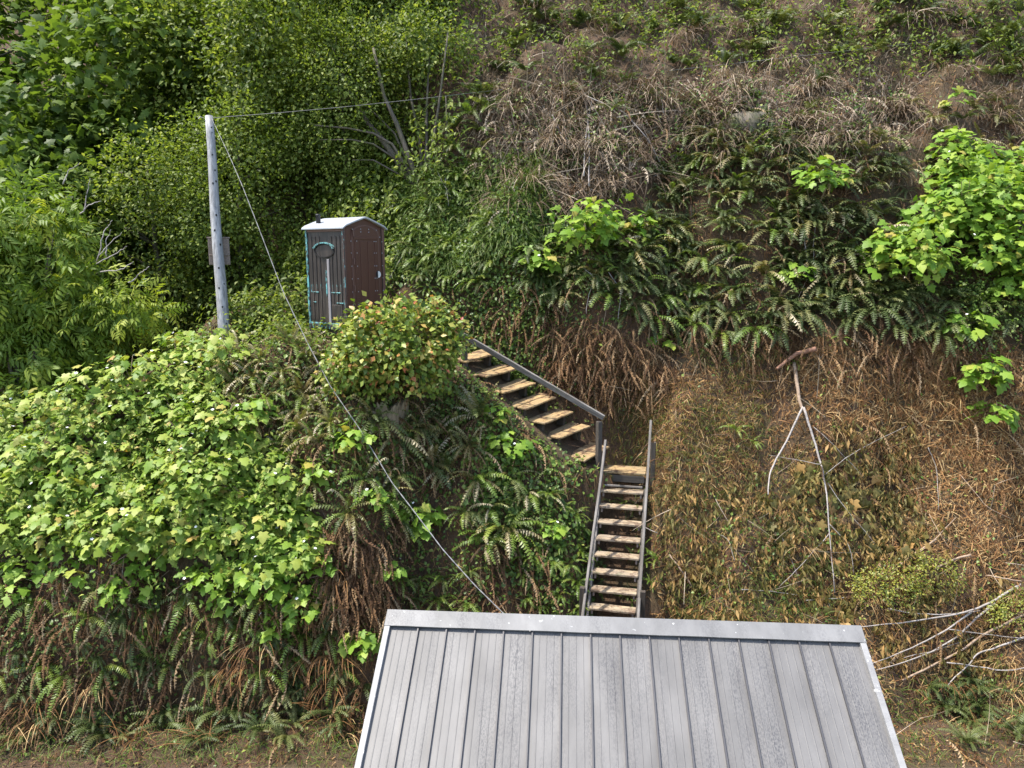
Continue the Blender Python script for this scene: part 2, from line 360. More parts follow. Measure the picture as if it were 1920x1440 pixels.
# ------------------------------------------------------------------ house with the metal roof
RA = P(737, 1149, 10.2)
Dr = 9.8
for _ in range(30):
    RB = P(1603, 1179, Dr); Dr *= (RA[2]-CAM[2])/(RB[2]-CAM[2])
RB = P(1603, 1179, Dr)
rd = RB-RA; RL = np.linalg.norm(rd); rd /= RL; nf = np.array([rd[1], -rd[0], 0.0]); nf /= np.linalg.norm(nf)
if nf[1] > 0: nf = -nf
sl = math.radians(31); up = np.array([0, 0, 1.0])
GZ = .5
house = empty('house', ((RA+RB)/2*np.array([1,1,0])+np.array([0,0,GZ])), 'small house under a weathered grey standing seam metal roof below the bank', 'house')
NP = 16; pw = RL/NP
def panel_mesh(L):
    mb = MB(); w = pw-.006
    prof = [(0, .0)]                                              # cross-section: pan with three minor ribs
    for k in (1, 2, 3):
        x = w*k/4; prof += [(x-.008, 0), (x-.003, .004), (x+.003, .004), (x+.008, 0)]
    prof += [(w, 0)]; n = len(prof)
    vs = [(x, 0, z) for x, z in prof]+[(x, L, z) for x, z in prof]
    mb.add(vs, [(i, i+1, n+i+1, n+i) for i in range(n-1)]); return mb
def seam_mesh(L): return MB().box((-.003, L/2, .016), .009, L/2, .019)
for side, L in ((nf, 3.7), (-nf, 2.3)):
    sdir = side*math.cos(sl)-up*math.sin(sl); nrm = side*math.sin(sl)+up*math.cos(sl)
    ex = rd if np.dot(np.cross(rd, sdir), nrm) > 0 else -rd; org = RA if ex is rd else RB
    pm = panel_mesh(L).build('roof_panel', M['panel'], house); smh = seam_mesh(L).build('standing_seam', M['seam'], house)
    for i in range(NP):
        for proto, nm in ((pm, 'roof_panel'), (smh, 'standing_seam')):
            if nm == 'standing_seam' and i == 0: continue
            o = proto if (i == 0 or (i == 1 and nm == 'standing_seam')) else proto.copy()
            if o is not proto: COL.objects.link(o)
            m4 = Matrix((Vector(ex), Vector(sdir), Vector(nrm))).transposed().to_4x4(); m4.translation = V3(org+ex*(pw*i+.003)+sdir*.02-up*.02)
            o.matrix_basis = m4
    # rake trims on both gables
    for e, sgn in ((RA, -1), (RB, 1)):
        a = e+rd*sgn*.035-up*.015+nrm*.004; beam('rake_trim', a+sdir*.18, a+sdir*(L+.01), .075, .09, M['trim'], house, nrm, .004)
    beam('fascia_board', RA+sdir*(L-.03)-nrm*.09, RB+sdir*(L-.03)-nrm*.09, .03, .14, M['sidewall'], house, nrm)
# ridge cap: folded sheet with hemmed edges
mb = MB(); w = .245; t = .004
for side in (nf, -nf):
    sdir = side*math.cos(sl)-up*math.sin(sl); nrm = side*math.sin(sl)+up*math.cos(sl)
    A = RA-rd*.075+up*.05; B = RB+rd*.075+up*.05; q = 24
    for i in range(q):
        a = A+(B-A)*i/q; b2 = A+(B-A)*(i+1)/q
        sg = .004*math.sin(i*1.7); sh = .004*math.sin((i+1)*1.7)
        mb.add([a, b2, b2+sdir*w+nrm*sh, a+sdir*w+nrm*sg, b2+sdir*(w-.002)-nrm*(.022-sh), a+sdir*(w-.002)-nrm*(.022-sg)], [(0,1,2,3), (3,2,4,5)])
    for e in (A, B):
        mb.add([e, e+sdir*w, e+sdir*w-nrm*.03, e-up*.035], [(0,1,2,3)])
mb.build('ridge_cap', M['cap'], house)
sdn = nf*math.cos(sl)-up*math.sin(sl); nrn = nf*math.sin(sl)+up*math.cos(sl)
mb = MB()
for px_, off_ in ((740,.19),(834,.07),(1033,.09),(1040,.16),(1003,.22),(1174,.12),(1297,.12),(1312,.17),(1497,.06),(1560,.08),(1600,.2)):
    t_ = (px_-737)/866; c = RA+(RB-RA)*t_+sdn*off_+nrn*.036; mb.box(c, .008, .008, .004, rd, sdn, nrn)
mb.build('roof_screw', M['screw'], house)['kind'] = 'stuff'
# walls and gables
back = 2.05; front = 3.3; zb = RA[2]
def wall_pt(e, d, z): return np.array([e[0]+d[0], e[1]+d[1], z])
for e, sgn in ((RA, 1), (RB, -1)):
    mb = MB(); e2 = e+rd*sgn*.25; f_ = nf*front*math.cos(sl); k_ = -nf*back*math.cos(sl)
    pr = [wall_pt(e2, f_, GZ-.3), wall_pt(e2, f_, zb-front*math.sin(sl)-.14), wall_pt(e2, (0,0), zb-.14), wall_pt(e2, k_, zb-back*math.sin(sl)-.14), wall_pt(e2, k_, GZ-.3)]
    in_ = [p+rd*sgn*.12 for p in pr]; n = 5
    mb.add(pr+in_, [tuple(range(5)), tuple(range(9, 4, -1))]+[(i, (i+1) % 5, 5+(i+1) % 5, 5+i) for i in range(5)])
    mb.build('gable_wall', M['sidewall'], house)
for d, L in ((nf*front*math.cos(sl), front), (-nf*back*math.cos(sl), back)):
    zt = zb-L*math.sin(sl)-.15; a = RA+rd*.28+d; b2 = RB-rd*.28+d
    a = np.array([a[0], a[1], (GZ-.3+zt)/2]); b2 = np.array([b2[0], b2[1], (GZ-.3+zt)/2])
    beam('wall', a, b2, .12, zt-GZ+.3, M['sidewall'], house)

# ------------------------------------------------------------------ lower flight of stairs
ld = LAD_B-LAD_T; lh = ld*np.array([1,1,0]); lh /= np.linalg.norm(lh); lw = np.array([-lh[1], lh[0], 0])
if lw[0] < 0: lw = -lw
stp = ld/7
low = empty('lower_stairs', LAD_B+stp*3, 'steep open wooden stairs with weathered grey handrails behind the metal roof', 'stairs')
rr = random.Random(3)
for i in range(11):
    c = LAD_T+stp*i
    for k, (o_, d_) in enumerate(((-.062, .118), (.062, .118))):
        c2 = c+lh*o_+np.array([0, 0, rr.uniform(-.004, .004)])
        beam('tread', c2-lw*(.445+rr.uniform(0,.01)), c2+lw*(.445+rr.uniform(0,.01)), d_, .048, M['tread2'], low, up, .008, .003)
    for s in (-1, 1):
        c2 = c+lw*s*.40-np.array([0,0,.075]); beam('cleat', c2-lh*.11, c2+lh*.10, .04, .085, M['board'], low)
dirn = ld/np.linalg.norm(ld)
for s in (-1, 1):
    a = LAD_T-dirn*.15+lw*s*.475-up*.11; b2 = LAD_T+stp*10.6+lw*s*.475-up*.11
    beam('stringer', a, b2, .045, .24, M['rail'] if s < 0 else M['post'], low, up)
# landing: wide planks
lc = LAND
for k in range(3):
    c = lc+lh*(-.17+.17*k)+np.array([0,0,rr.uniform(-.004,.004)])
    beam('landing_plank', c-lw*.47, c+lw*.47, .163, .05, M['tread'], low, up, .008, .003)
c = lc+lh*.235-up*.13; beam('landing_joist', c-lw*.45, c+lw*.45, .04, .15, M['post'], low)
c = LAD_T-lh*.04+up*.10; beam('landing_batten', c-lw*.42, c+lw*.42, .04, .04, M['rail'], low)
# handrails and posts
LT, LB = P(1136, 826, 15.88), P(1092.5, 1156, 14.05); RT, RBt = P(1220.5, 789, 15.95), P(1197, 1160, 14.0)
for a, b2 in ((LT, LB), (RT, RBt)):
    b3 = b2+(b2-a)*.12; beam('handrail', a, b3, .05, .10, M['rail'], low, up, .006, .004)
def post(name, top, base_z, w, mat, root): return beam(name, np.array([top[0], top[1], base_z]), top, w, w, mat, root, lh, .006)
pt = P(1225.5, 829, 16.1); post('post', pt, 3.6, .105, M['post'], low)
bl = P(1095, 1101, 14.25)-lw*.03; br = P(1203.5, 1108, 14.15)+lw*.02
for q in (bl, br): post('post', q, .4, .10, M['darkwood'], low)

# ------------------------------------------------------------------ upper flight
uw = np.array([.60, .80, .06]); uw /= np.linalg.norm(uw); ud = np.array([.80, -.60, -.05]); ud /= np.linalg.norm(ud)
upp = empty('upper_stairs', UP_T1-up*.3, 'broad tan plank steps climbing toward the brown outhouse', 'stairs')
un = np.cross(ud, uw); un = un if un[2] > 0 else -un
photo_t = [(1103,847),(1061,808),(1032,780),(998,753),(959,725),(927,695),(891,667)]
for i, (px_, py_) in enumerate(photo_t):
    D = 16.35+(16.9-16.35)*i/6; c = P(px_, py_, D); wl_ = .60 if i else .55
    for k in range(2):
        c2 = c+ud*(-.128+.256*k)+up*rr.uniform(-.012,.012); j = rr.uniform(-.05,.05); tw = ud*rr.uniform(-.022,.022)+up*rr.uniform(-.015,.015)
        beam('tread_plank', c2-uw*(wl_+j)-tw, c2+uw*(wl_-j)+tw, .248, .045, M['tread'], upp, un, .01, .008)
    c3 = c+uw*(wl_-.2)-up*.16; beam('side_support', c3-ud*.05, c3+ud*.12, .09, .26, M['darkwood'], upp)
    c4 = c-uw*(wl_-.16)-up*.16; beam('side_support', c4-ud*.05, c4+ud*.12, .09, .26, M['darkwood'], upp)
HL, HR = P(866, 627, 16.25), P(1131, 783, 15.9)
beam('handrail', HL-(HR-HL)*.01, HR+(HR-HL)*.004, .055, .115, M['rail'], upp, up+np.array([0,-.25,0]), .006, .003)
for q, zb_, w_ in ((P(871, 634, 16.3), 5.9, .10), (P(1123.5, 790, 15.93), 3.9, .105)):
    beam('post', np.array([q[0], q[1], zb_]), q, w_, w_, M['post'], upp, (.5, -.8, 0), .006)

# ------------------------------------------------------------------ outhouse
ang = math.radians(35); la = np.array([-math.cos(ang), math.sin(ang), 0]); lb = np.array([math.sin(ang), math.cos(ang), 0])
W = 1.17; HW = 2.1; o0 = POT.copy()
out = empty('portable_outhouse', o0+(la+lb)*W/2, 'brown portable toilet with white gabled roof and peeling turquoise paint', 'outhouse')
# worn brown wall plastic: dark streaks, pale runs and turquoise paint left in vertical flakes
m, nt, b = newmat('outhouse_worn_wall')
tc = nt.nodes.new('ShaderNodeTexCoord'); sx = nt.nodes.new('ShaderNodeSeparateXYZ'); nt.links.new(tc.outputs['Object'], sx.inputs[0])
st = noise(nt, 1.5, mapping(nt, (9, 9, .9)), 7, .65); st2 = noise(nt, 1.5, mapping(nt, (26, 26, 3.0)), 6, .7)
base = ramp(nt, [(.25,(.009,.006,.005)),(.5,(.022,.015,.011)),(.74,(.065,.047,.036))], st)
pale = ramp(nt, [(.60,(0,0,0)),(.72,(1,1,1))], st2); c = mixc(nt, mixc(nt, .68, pale.outputs[0], (0,0,0)), base.outputs[0], (.30,.26,.24))
fl = noise(nt, 3.5, mapping(nt, (7, 7, 1.6)), 8, .75); edge = noise(nt, .9, mapping(nt, (1.6, 1.6, 1.2)), 2)
ad = N(nt, 'ShaderNodeMath', operation='MULTIPLY_ADD'); nt.links.new(fl, ad.inputs[0]); ad.inputs[1].default_value = .75
ed2 = N(nt, 'ShaderNodeMath', operation='MULTIPLY'); nt.links.new(edge, ed2.inputs[0]); ed2.inputs[1].default_value = .3; nt.links.new(ed2.outputs[0], ad.inputs[2])
tq = ramp(nt, [(.655,(0,0,0)),(.70,(1,1,1))], ad.outputs[0]); c = mixc(nt, tq.outputs[0], c, (.13,.40,.40))
nt.links.new(c, b.inputs['Base Color']); b.inputs['Roughness'].default_value = .5; bump(nt, b, st, .2, .004); M['worn'] = m
def turq(name, lo, hi):
    m, nt, b = newmat(name); f = noise(nt, 4, mapping(nt, (6, 6, 2.4)), 8, .75); r = ramp(nt, [(lo,(.03,.022,.018)),(hi,(.12,.34,.34))], f)
    nt.links.new(r.outputs[0], b.inputs['Base Color']); b.inputs['Roughness'].default_value = .55; return m
M['turq'] = turq('turquoise_flaked_paint', .46, .53); M['turq2'] = turq('turquoise_scraps', .54, .60)
M['brown'] = plain('brown_door_plastic', (.085,.034,.021), .42, 0, .4, .12, 3)
M['brownlite'] = plain('brown_trim_plastic', (.115,.058,.042), .5, 0, .4, .15)
M['greyrib'] = woodmat('bleached_rib', (.10,.085,.08), (.30,.28,.28), (.2,.18,.18), .7, axis=2)
M['roofwhite'] = plain('white_roof_plastic', (.31,.325,.345), .4, 0, .4, .08, 3)
M['latch'] = plain('white_latch', (.62,.62,.60), .4)
def lp(a, b2, z, out_=0, face='l'):
    n_ = -lb if face == 'l' else -la
    return o0+la*a+lb*b2+up*z+n_*out_
def slab(name, face, a0, a1, z0, z1, o_in, o_out, mat, parent=out, bev=.006):
    n_ = -lb if face == 'l' else -la; t_ = la if face == 'l' else lb
    c = o0+t_*(a0+a1)/2+up*(z0+z1)/2+n_*(o_in+o_out)/2
    mb = MB().box((0,0,0), abs(a1-a0)/2, (o_out-o_in)/2, (z1-z0)/2); o = mb.build(name, mat, parent, bevel=bev)
    m4 = Matrix((Vector(t_), Vector(n_ if np.dot(np.cross(up, t_), n_) > 0 else -n_), Vector(up))).transposed().to_4x4(); m4.translation = V3(c); o.matrix_basis = m4; return o
# skid and floor
for q in (.1, W/2, W-.1):
    beam('skid', o0+lb*q-la*.12-up*.17, o0+lb*q+la*(W+.12)-up*.17, .12, .14, M['darkwood'], out)
c = o0+(la+lb)*W/2-up*.05
mb = MB().box(c, W/2+.03, W/2+.03, .05, la, lb, up); mb.build('floor_pan', M['turq2'], out, bevel=.008)
# walls
slab('wall', 'l', .0, W, 0, HW, -.06, 0, M['worn'])
for f_, n_ in (('l', 1), ('d', 1)):
    pass
mb = MB().box(o0+la*W/2+lb*(W-.03)+up*HW/2, W/2, .03, HW/2, la, lb, up); mb.build('wall', M['worn'], out)
mb = MB().box(o0+la*(W-.03)+lb*W/2+up*HW/2, .03, W/2-.06, HW/2, la, lb, up); mb.build('wall', M['worn'], out)
slab('wall', 'd', .061, W-.061, 0, HW, -.06, 0, M['brown'])
# corner trims
for a_ in (0, W): slab('corner_trim', 'l', a_-.03 if a_ else -.03, a_+.03, 0, HW, .0, .022, M['turq'] if a_ else M['turq2'])
slab('corner_trim', 'd', -.026, .04, 0, HW, .0, .02, M['brownlite']); slab('corner_trim', 'd', W-.045, W+.03, 0, HW, .0, .02, M['brownlite'])
slab('base_trim', 'l', .03, W-.03, 0, .035, .0, .026, M['turq'])
slab('eave_trim', 'l', .03, W-.03, HW-.10, HW, .0, .018, M['brownlite'])
# moulded ribs of the weathered side
for a0, a1 in ((.10,.16),(.22,.30),(.36,.41),(.74,.80),(.87,.93),(1.0,1.06)): slab('wall_rib', 'l', a0, a1, .09, HW-.2, .0, .016, M['worn'])
slab('wall_rib', 'l', .455, .53, .05, 1.42, .0, .022, M['greyrib'])
slab('paint_strip', 'l', .555, .60, .62, 1.18, .0, .012, M['turq'])
for a0, a1, z0 in ((.12,.42,.69),(.83,1.0,.69),(1.03,1.09,.69),(.06,.27,.47),(.93,1.03,.47)): slab('wall_ledge', 'l', a0, a1, z0, z0+.022, .0, .026, M['turq'])
slab('wall_ledge', 'l', 1.055, 1.075, .69, .86, .0, .024, M['turq'])
slab('hatch_panel', 'l', .14, .42, .10, .44, .0, .02, M['worn'])
# oval vent with its turquoise hood
def ring(name, ca, cz, ra, rz, w_, t0, t1, mat, o1, dz=0):
    mb = MB(); n = 24; vs = []
    for i in range(n+1):
        t = t0+(t1-t0)*i/n
        for r_, oo in ((1, 0), (1, o1), (w_, o1), (w_, 0)):
            vs.append(o0+la*(ca+ra*r_*math.cos(t))+up*(cz+rz*r_*math.sin(t)+dz)-lb*oo)
    fs = [(i*4+k, i*4+(k+1) % 4, i*4+4+(k+1) % 4, i*4+4+k) for i in range(n) for k in range(4)]+[(0,1,2,3), (n*4+3, n*4+2, n*4+1, n*4)]
    return mb.add(vs, fs).build(name, mat, out)
ring('vent_rim', .60, 1.60, .33, .15, .88, 0, 2*math.pi, M['hole'], .03)
ring('vent_hood', .60, 1.62, .34, .16, .84, .2, math.pi-.12, M['turq'], .05)
mb = MB(); vs = [o0+la*(.60+.29*math.cos(t))+up*(1.60+.13*math.sin(t))-lb*.008 for t in np.linspace(0, 2*math.pi, 25)[:-1]]
mb.add(vs, [tuple(range(24))]); mb.build('vent_screen', M['worn'], out)
# door
door_pts = [(.25, .06), (1.0, .06)]
mb = MB(); prof = [(.25,.05),(1.0,.05),(1.0,1.93)]+[(.625+.375*math.cos(t), 1.93+.19*math.sin(t)) for t in np.linspace(0, math.pi, 13)[1:-1]]+[(.25,1.93)]
def prism(prof, o_in, o_out):
    n = len(prof); vs = [o0+lb*x+up*z-la*o_in for x, z in prof]+[o0+lb*x+up*z-la*o_out for x, z in prof]
    return MB().add(vs, [tuple(range(n))[::-1], tuple(range(n, 2*n))]+[(i, (i+1) % n, n+(i+1) % n, n+i) for i in range(n)])
door = prism(prof, .0, .022).build('door', M['brown'], out, bevel=.005)
def sub(o): o.parent = door; o.matrix_parent_inverse = Matrix.Identity(4); o.matrix_parent_inverse = Matrix.Identity(4); return o
fr = MB(); n = len(prof); pf2 = [(.625+(x-.625)*1.10, z+(.03 if z > 1.9 else 0)) for x, z in prof]
fr = MB(); ii = [i for i in range(2, n)]+[0]
seq = [1]+list(range(2, n))+[0]
for a_, b_ in zip(seq[:-1], seq[1:]):
    q = [prof[a_], prof[b_], pf2[b_], pf2[a_]]; vs = [o0+lb*x+up*z-la*.001 for x, z in q]+[o0+lb*x+up*z-la*.012 for x, z in q]
    fr.add(vs, [(4,5,6,7),(0,1,5,4),(2,3,7,6)])
fr.build('door_frame', M['brownlite'], out)
def dslab(name, a0, a1, z0, z1, i_, o_, mat): 
    o = slab(name, 'd', a0, a1, z0, z1, i_, o_, mat, None, .004); mb_ = o.matrix_basis.copy(); o.parent = door; o.matrix_parent_inverse = door.matrix_parent_inverse.inverted()@Matrix.Translation(-ROOTS[out.name])@Matrix.Identity(4) if False else Matrix.Identity(4); o.matrix_basis = mb_; return o
for a0, a1 in ((.30,.36),(.45,.58),(.67,.80),(.88,.95)): dslab('door_rib', a0, a1, .10, 1.80, .022, .036, M['brown'])
dslab('door_rail', .27, .98, 1.84, 1.90, .022, .034, M['brown'])
for z_ in (.72, 1.30, 1.90): dslab('hinge', .235, .275, z_, z_+.14, .022, .045, M['brownlite'])
# half-round white latch over its dark plate
mb = MB(); vs = [o0+lb*(.955+.07*math.cos(t))+up*(1.08+.085*math.sin(t))-la*.042 for t in np.linspace(0, 2*math.pi, 17)[:-1]]
vs += [p+la*.02 for p in vs]; mb.add(vs, [tuple(range(16))]+[(i, (i+1) % 16, 16+(i+1) % 16, 16+i) for i in range(16)])
o = mb.build('latch_plate', M['hole'], None); o.parent = door
mb = MB(); vs = [o0+lb*(.945+.075*math.cos(t))+up*(1.08+.075*math.sin(t))-la*.055 for t in np.linspace(-math.pi/2, math.pi/2, 11)]; k = len(vs)
vs += [p+la*.015 for p in vs]; mb.add(vs, [tuple(range(k))]+[(i, (i+1) % k, k+(i+1) % k, k+i) for i in range(k)])
o = mb.build('latch', M['latch'], None); o.parent = door
mb = MB()
for x_, col_ in ((.19,0),(.335,1),(.85,1),(.91,1),(1.115,0)):
    for z_ in (.44,.72,1.0,1.27,1.55,1.80): mb.box(o0+lb*x_+up*z_-la*(.046 if col_ else .022), .009, .009, .004, lb, up, la)
for x_, z_ in ((.24,2.05),(.48,2.06),(.48,2.0),(.72,2.06),(.72,2.0),(.95,2.05),(1.05,1.9)): mb.box(o0+lb*x_+up*z_-la*.026, .009, .009, .004, lb, up, la)
mb.build('rivet', M['roofwhite'], out)['kind'] = 'stuff'
# gables
for a_ in (0.0, W-.06):
    pr = [(0, HW), (W, HW), (W/2, HW+.20)]; vs = [o0+lb*x+up*z+la*a_ for x, z in pr]+[o0+lb*x+up*z+la*(a_+.06) for x, z in pr]
    MB().add(vs, [(0,2,1), (3,4,5), (0,1,4,3), (1,2,5,4), (2,0,3,5)]).build('gable', M['brown'], out)
# roof: thin moulded shell, a little rounded, with a rim
prof = [(-.075, HW-.015), (.02, HW+.045), (.25, HW+.125), (.5, HW+.205), (W/2, HW+.225), (W-.5, HW+.205), (W-.25, HW+.125), (W-.02, HW+.045), (W+.075, HW-.015)]
n = len(prof); a0, a1 = -.085, W+.085
vs = [o0+lb*x+up*z+la*a for a in (a0, a1) for x, z in prof]+[o0+lb*x+up*(z-.038)+la*a for a in (a0, a1) for x, z in prof]
fs = []
for i in range(n-1): fs += [(i, n+i, n+i+1, i+1), (2*n+i, 2*n+i+1, 3*n+i+1, 3*n+i), (i, i+1, 2*n+i+1, 2*n+i), (n+i, 3*n+i, 3*n+i+1, n+i+1)]
fs += [(0, 2*n, 3*n, n), (n-1, 2*n-1, 4*n-1, 3*n-1)]
rf = MB().add(vs, fs).build('roof', M['roofwhite'], out, bevel=.008)
vp = o0+la*.95+lb*.16+up*(HW+.05)
MB().tube([vp, vp+up*.03, vp+up*.04], [.075, .07, .055], 14).build('vent_collar', M['roofwhite'], out, True)
MB().tube([vp+up*.02, vp+up*.2, vp+up*.21, vp+up*.24], [.05, .05, .055, .055], 14).build('vent_pipe', M['black'], out, True)

# ------------------------------------------------------------------ utility pole, meter board and cables
ptop = P(391.5, 218, 16.9); pbase = hit1(424, 640); pb = P(421, 640, 17.0); pb = np.array([pb[0], pb[1], H(pb[0], pb[1])-.1])
pole = empty('utility_pole', pb, 'weathered grey wooden utility pole leaning beside the outhouse', 'pole')
k = np.linspace(0, 1, 14)[:, None]; axis = pb+(ptop-pb)*k; axis[:, 0] += .012*np.sin(k[:, 0]*9)
mb = MB().tube(axis-pb, np.linspace(.135, .088, 14), 16); o = mb.build('shaft', M['pole'], None, True); o.parent = pole
mb = MB(); toward = CAM-ptop; toward[2] = 0; toward /= np.linalg.norm(toward); sd = np.cross(toward, up)
for py_, dx in ((290,.2),(318,.5),(342,-.1),(338,.55),(400,.1),(428,-.4),(454,.5),(497,-.1),(527,.6),(534,-.3),(569,.05),(600,.5),(250,.5),(240,.4)):
    t_ = (640-py_)/(640-218); c = pb+(ptop-pb)*t_; r_ = .135-.047*t_; n_ = toward*math.sqrt(1-dx*dx)+sd*-dx
    mb.box(c+n_*(r_-.003), .016, .022, .01, np.cross(up, n_), up, n_)
mb.build('bolt_hole', M['hole'], pole)['kind'] = 'stuff'
c = pb+(ptop-pb)*((640-467)/422.)-toward*.16+sd*-.02
for s_ in (-1, 0, 1):
    beam('back_board', c+sd*s_*.155-up*.30, c+sd*s_*.155+up*.30, .148, .03, M['board'], pole, toward)
beam('board_cap', c-sd*.25+up*.315, c+sd*.25+up*.315, .06, .03, M['board'], pole)
beam('board_batten', c-sd*.22-up*.08+toward*.025, c+sd*.22-up*.08+toward*.025, .02, .03, M['board'], pole, up)
for q in (.10, .22):
    cc = ptop-up*q; MB().tube([cc+.092*(toward*math.cos(t)+sd*math.sin(t)) for t in np.linspace(0, 6.28, 13)], .008, 5).build('wire_band', M['screw'], pole)
cc = ptop-up*.05+sd*.02; MB().tube([cc-sd*-.1, cc-sd*-.16+up*.03, cc-sd*-.2-up*.02], .012, 6).build('wire_hook', M['screw'], pole)
def twist(pts, r, pitch, n):
    pts = np.asarray(pts); s = np.linspace(0, 1, n); q = np.linspace(0, 1, len(pts)); c = np.stack([np.interp(s, q, pts[:, i]) for i in range(3)], 1)
    for _ in range(3): c[1:-1] = (c[:-2]+2*c[1:-1]+c[2:])/4
    L = np.linalg.norm(np.diff(pts, axis=0), axis=1).sum(); ph = s*L/pitch*6.28
    return c, c+r*np.stack([np.cos(ph), np.zeros(n), np.sin(ph)], 1), c-r*np.stack([np.cos(ph), np.zeros(n), np.sin(ph)], 1)
dpx = [(397,222),(430,292),(455,350),(490,440),(530,545),(575,640),(620,725),(675,805),(735,905),(782,966),(830,1030),(890,1097),(952,1158)]
dD = np.linspace(0, 1, len(dpx))**1.0; e0, e1 = 16.85, 12.75
cab = [P(x, y, 1/((1-t)/e0+t/e1)) for (x, y), t in zip(dpx, dD)]
cl, c1, c2 = twist(cab, .005, .5, 220)
drop = empty('service_drop_cable', cab[0], 'pale twisted cable running from the pole top down to the metal roof', 'cable')
MB().tube(c1, np.linspace(.0036,.008,220), 5).build('strand', M['cable'], drop, True); MB().tube(c2, np.linspace(.0036,.008,220), 5).build('strand', M['cable'], drop, True)
e_ = cab[-1]; mb = MB().tube([e_+np.array([0,-.0,-1.6]), e_+np.array([0,-.0,-.05]), e_+np.array([.01,0,.02])], [.03,.03,.045], 10)
tag(mb.build('service_mast', M['screw'], None, True), 'thin metal service mast at the back eave where the cable ends', 'mast')
hpx = [(400,221),(520,213),(640,202),(760,189),(830,180),(1100,150),(1500,105),(2080,40)]
hc = [P(x, y, 16.85+4.5*t) for (x, y), t in zip(hpx, np.linspace(0, 1, 8))]
for i_ in range(2): hc = [hc[0]]+[(a+2*b_+c_)/4 for a, b_, c_ in zip(hc[:-2], hc[1:-1], hc[2:])]+[hc[-1]]
tag(MB().tube(hc, .006, 5).build('overhead_cable', M['cablegrey'], None, True), 'grey overhead cable crossing above the trees from the pole top', 'cable')
# ------------------------------------------------------------------ plant materials
M['berrypale'] = leafmat('pale_berry_leaf', [(0, (0.13, 0.23, 0.03)), (0.3, (0.2, 0.31, 0.042)), (0.6, (0.28, 0.37, 0.06)), (0.85, (0.37, 0.43, 0.085)), (0.955, (0.44, 0.46, 0.11)), (0.985, (0.48, 0.32, 0.09)), (1, (0.14, 0.23, 0.03))], .34, .5, .3)
M['berry'] = leafmat('berry_leaf', [(0,(.135,.255,.028)),(.35,(.19,.325,.036)),(.7,(.255,.39,.048)),(.94,(.34,.45,.065)),(.985,(.44,.36,.08)),(1,(.12,.24,.028))], .36, .5, .3)
M['fern'] = leafmat('fern_frond_green', [(0, (0.045, 0.07, 0.02)), (0.3, (0.075, 0.105, 0.03)), (0.55, (0.115, 0.145, 0.042)), (0.75, (0.17, 0.19, 0.065)), (0.88, (0.22, 0.2, 0.075)), (1, (0.06, 0.085, 0.026))], .25, .5, .32)
M['fernlite'] = leafmat('fern_frond_fresh', [(0, (0.13, 0.21, 0.03)), (0.5, (0.18, 0.26, 0.04)), (1, (0.25, 0.3, 0.055))], .34, .42, .45)
M['fernbronze'] = leafmat('fern_frond_bronze', [(0, (0.15, 0.135, 0.035)), (0.3, (0.25, 0.19, 0.075)), (0.55, (0.19, 0.2, 0.045)), (0.8, (0.33, 0.27, 0.14)), (1, (0.45, 0.39, 0.26))], .22, .45, .5)
M['ferndead'] = leafmat('fern_frond_dead', [(0, (0.055, 0.028, 0.014)), (0.3, (0.12, 0.062, 0.03)), (0.6, (0.2, 0.11, 0.052)), (0.85, (0.3, 0.19, 0.1)), (1, (0.4, 0.29, 0.18))], .10, .75, .2, 1.0)
M['straw'] = leafmat('straw', [(0, (0.11, 0.049, 0.02)), (0.35, (0.265, 0.13, 0.05)), (0.7, (0.4, 0.235, 0.098)), (0.9, (0.53, 0.38, 0.19)), (1, (0.165, 0.08, 0.03))], .10, .75, .2, 1.0)
M['thatch'] = leafmat('grey_thatch', [(0, (0.085, 0.055, 0.035)), (0.4, (0.19, 0.13, 0.085)), (0.75, (0.34, 0.255, 0.18)), (1, (0.5, 0.41, 0.32))], .08, .75, .25, 1.0)
M['grass'] = leafmat('grass_blade', [(0,(.07,.13,.02)),(.5,(.12,.20,.03)),(1,(.20,.24,.05))], .3, .5, .3)
M['cover'] = leafmat('ground_cover_leaf', [(0, (0.065, 0.12, 0.022)), (0.45, (0.12, 0.2, 0.035)), (0.8, (0.2, 0.28, 0.05)), (0.93, (0.33, 0.36, 0.09)), (1, (0.08, 0.14, 0.025))], .30, .45, .35)
M['moss'] = leafmat('moss_shoot', [(0,(.06,.075,.012)),(.5,(.13,.13,.022)),(1,(.20,.17,.03))], .15, .8, .1)
M['salal'] = leafmat('salal_leaf', [(0, (0.055, 0.11, 0.018)), (0.3, (0.11, 0.18, 0.025)), (0.55, (0.18, 0.25, 0.035)), (0.76, (0.33, 0.37, 0.07)), (0.87, (0.46, 0.36, 0.09)), (0.94, (0.5, 0.22, 0.08)), (1, (0.42, 0.1, 0.08))], .28, .42, .3)
M['elder'] = leafmat('elder_leaf', [(0, (0.11, 0.18, 0.024)), (0.4, (0.19, 0.28, 0.034)), (0.75, (0.29, 0.37, 0.046)), (1, (0.42, 0.46, 0.065))], .42, .5, .25)
M['alder'] = leafmat('alder_leaf', [(0, (0.085, 0.13, 0.022)), (0.4, (0.155, 0.215, 0.035)), (0.75, (0.24, 0.3, 0.055)), (0.95, (0.35, 0.39, 0.095)), (1, (0.12, 0.175, 0.03))], .45, .5, .25)
M['mapleleaf'] = leafmat('maple_leaf', [(0, (0.065, 0.11, 0.022)), (0.5, (0.11, 0.18, 0.032)), (1, (0.18, 0.25, 0.042))], .42, .5, .2)
M['wilt'] = leafmat('wilted_leaf', [(0, (0.115, 0.1, 0.03)), (0.3, (0.2, 0.165, 0.045)), (0.6, (0.3, 0.205, 0.065)), (0.85, (0.42, 0.245, 0.09)), (1, (0.15, 0.145, 0.035))], .18, .6, .3, 1.0)
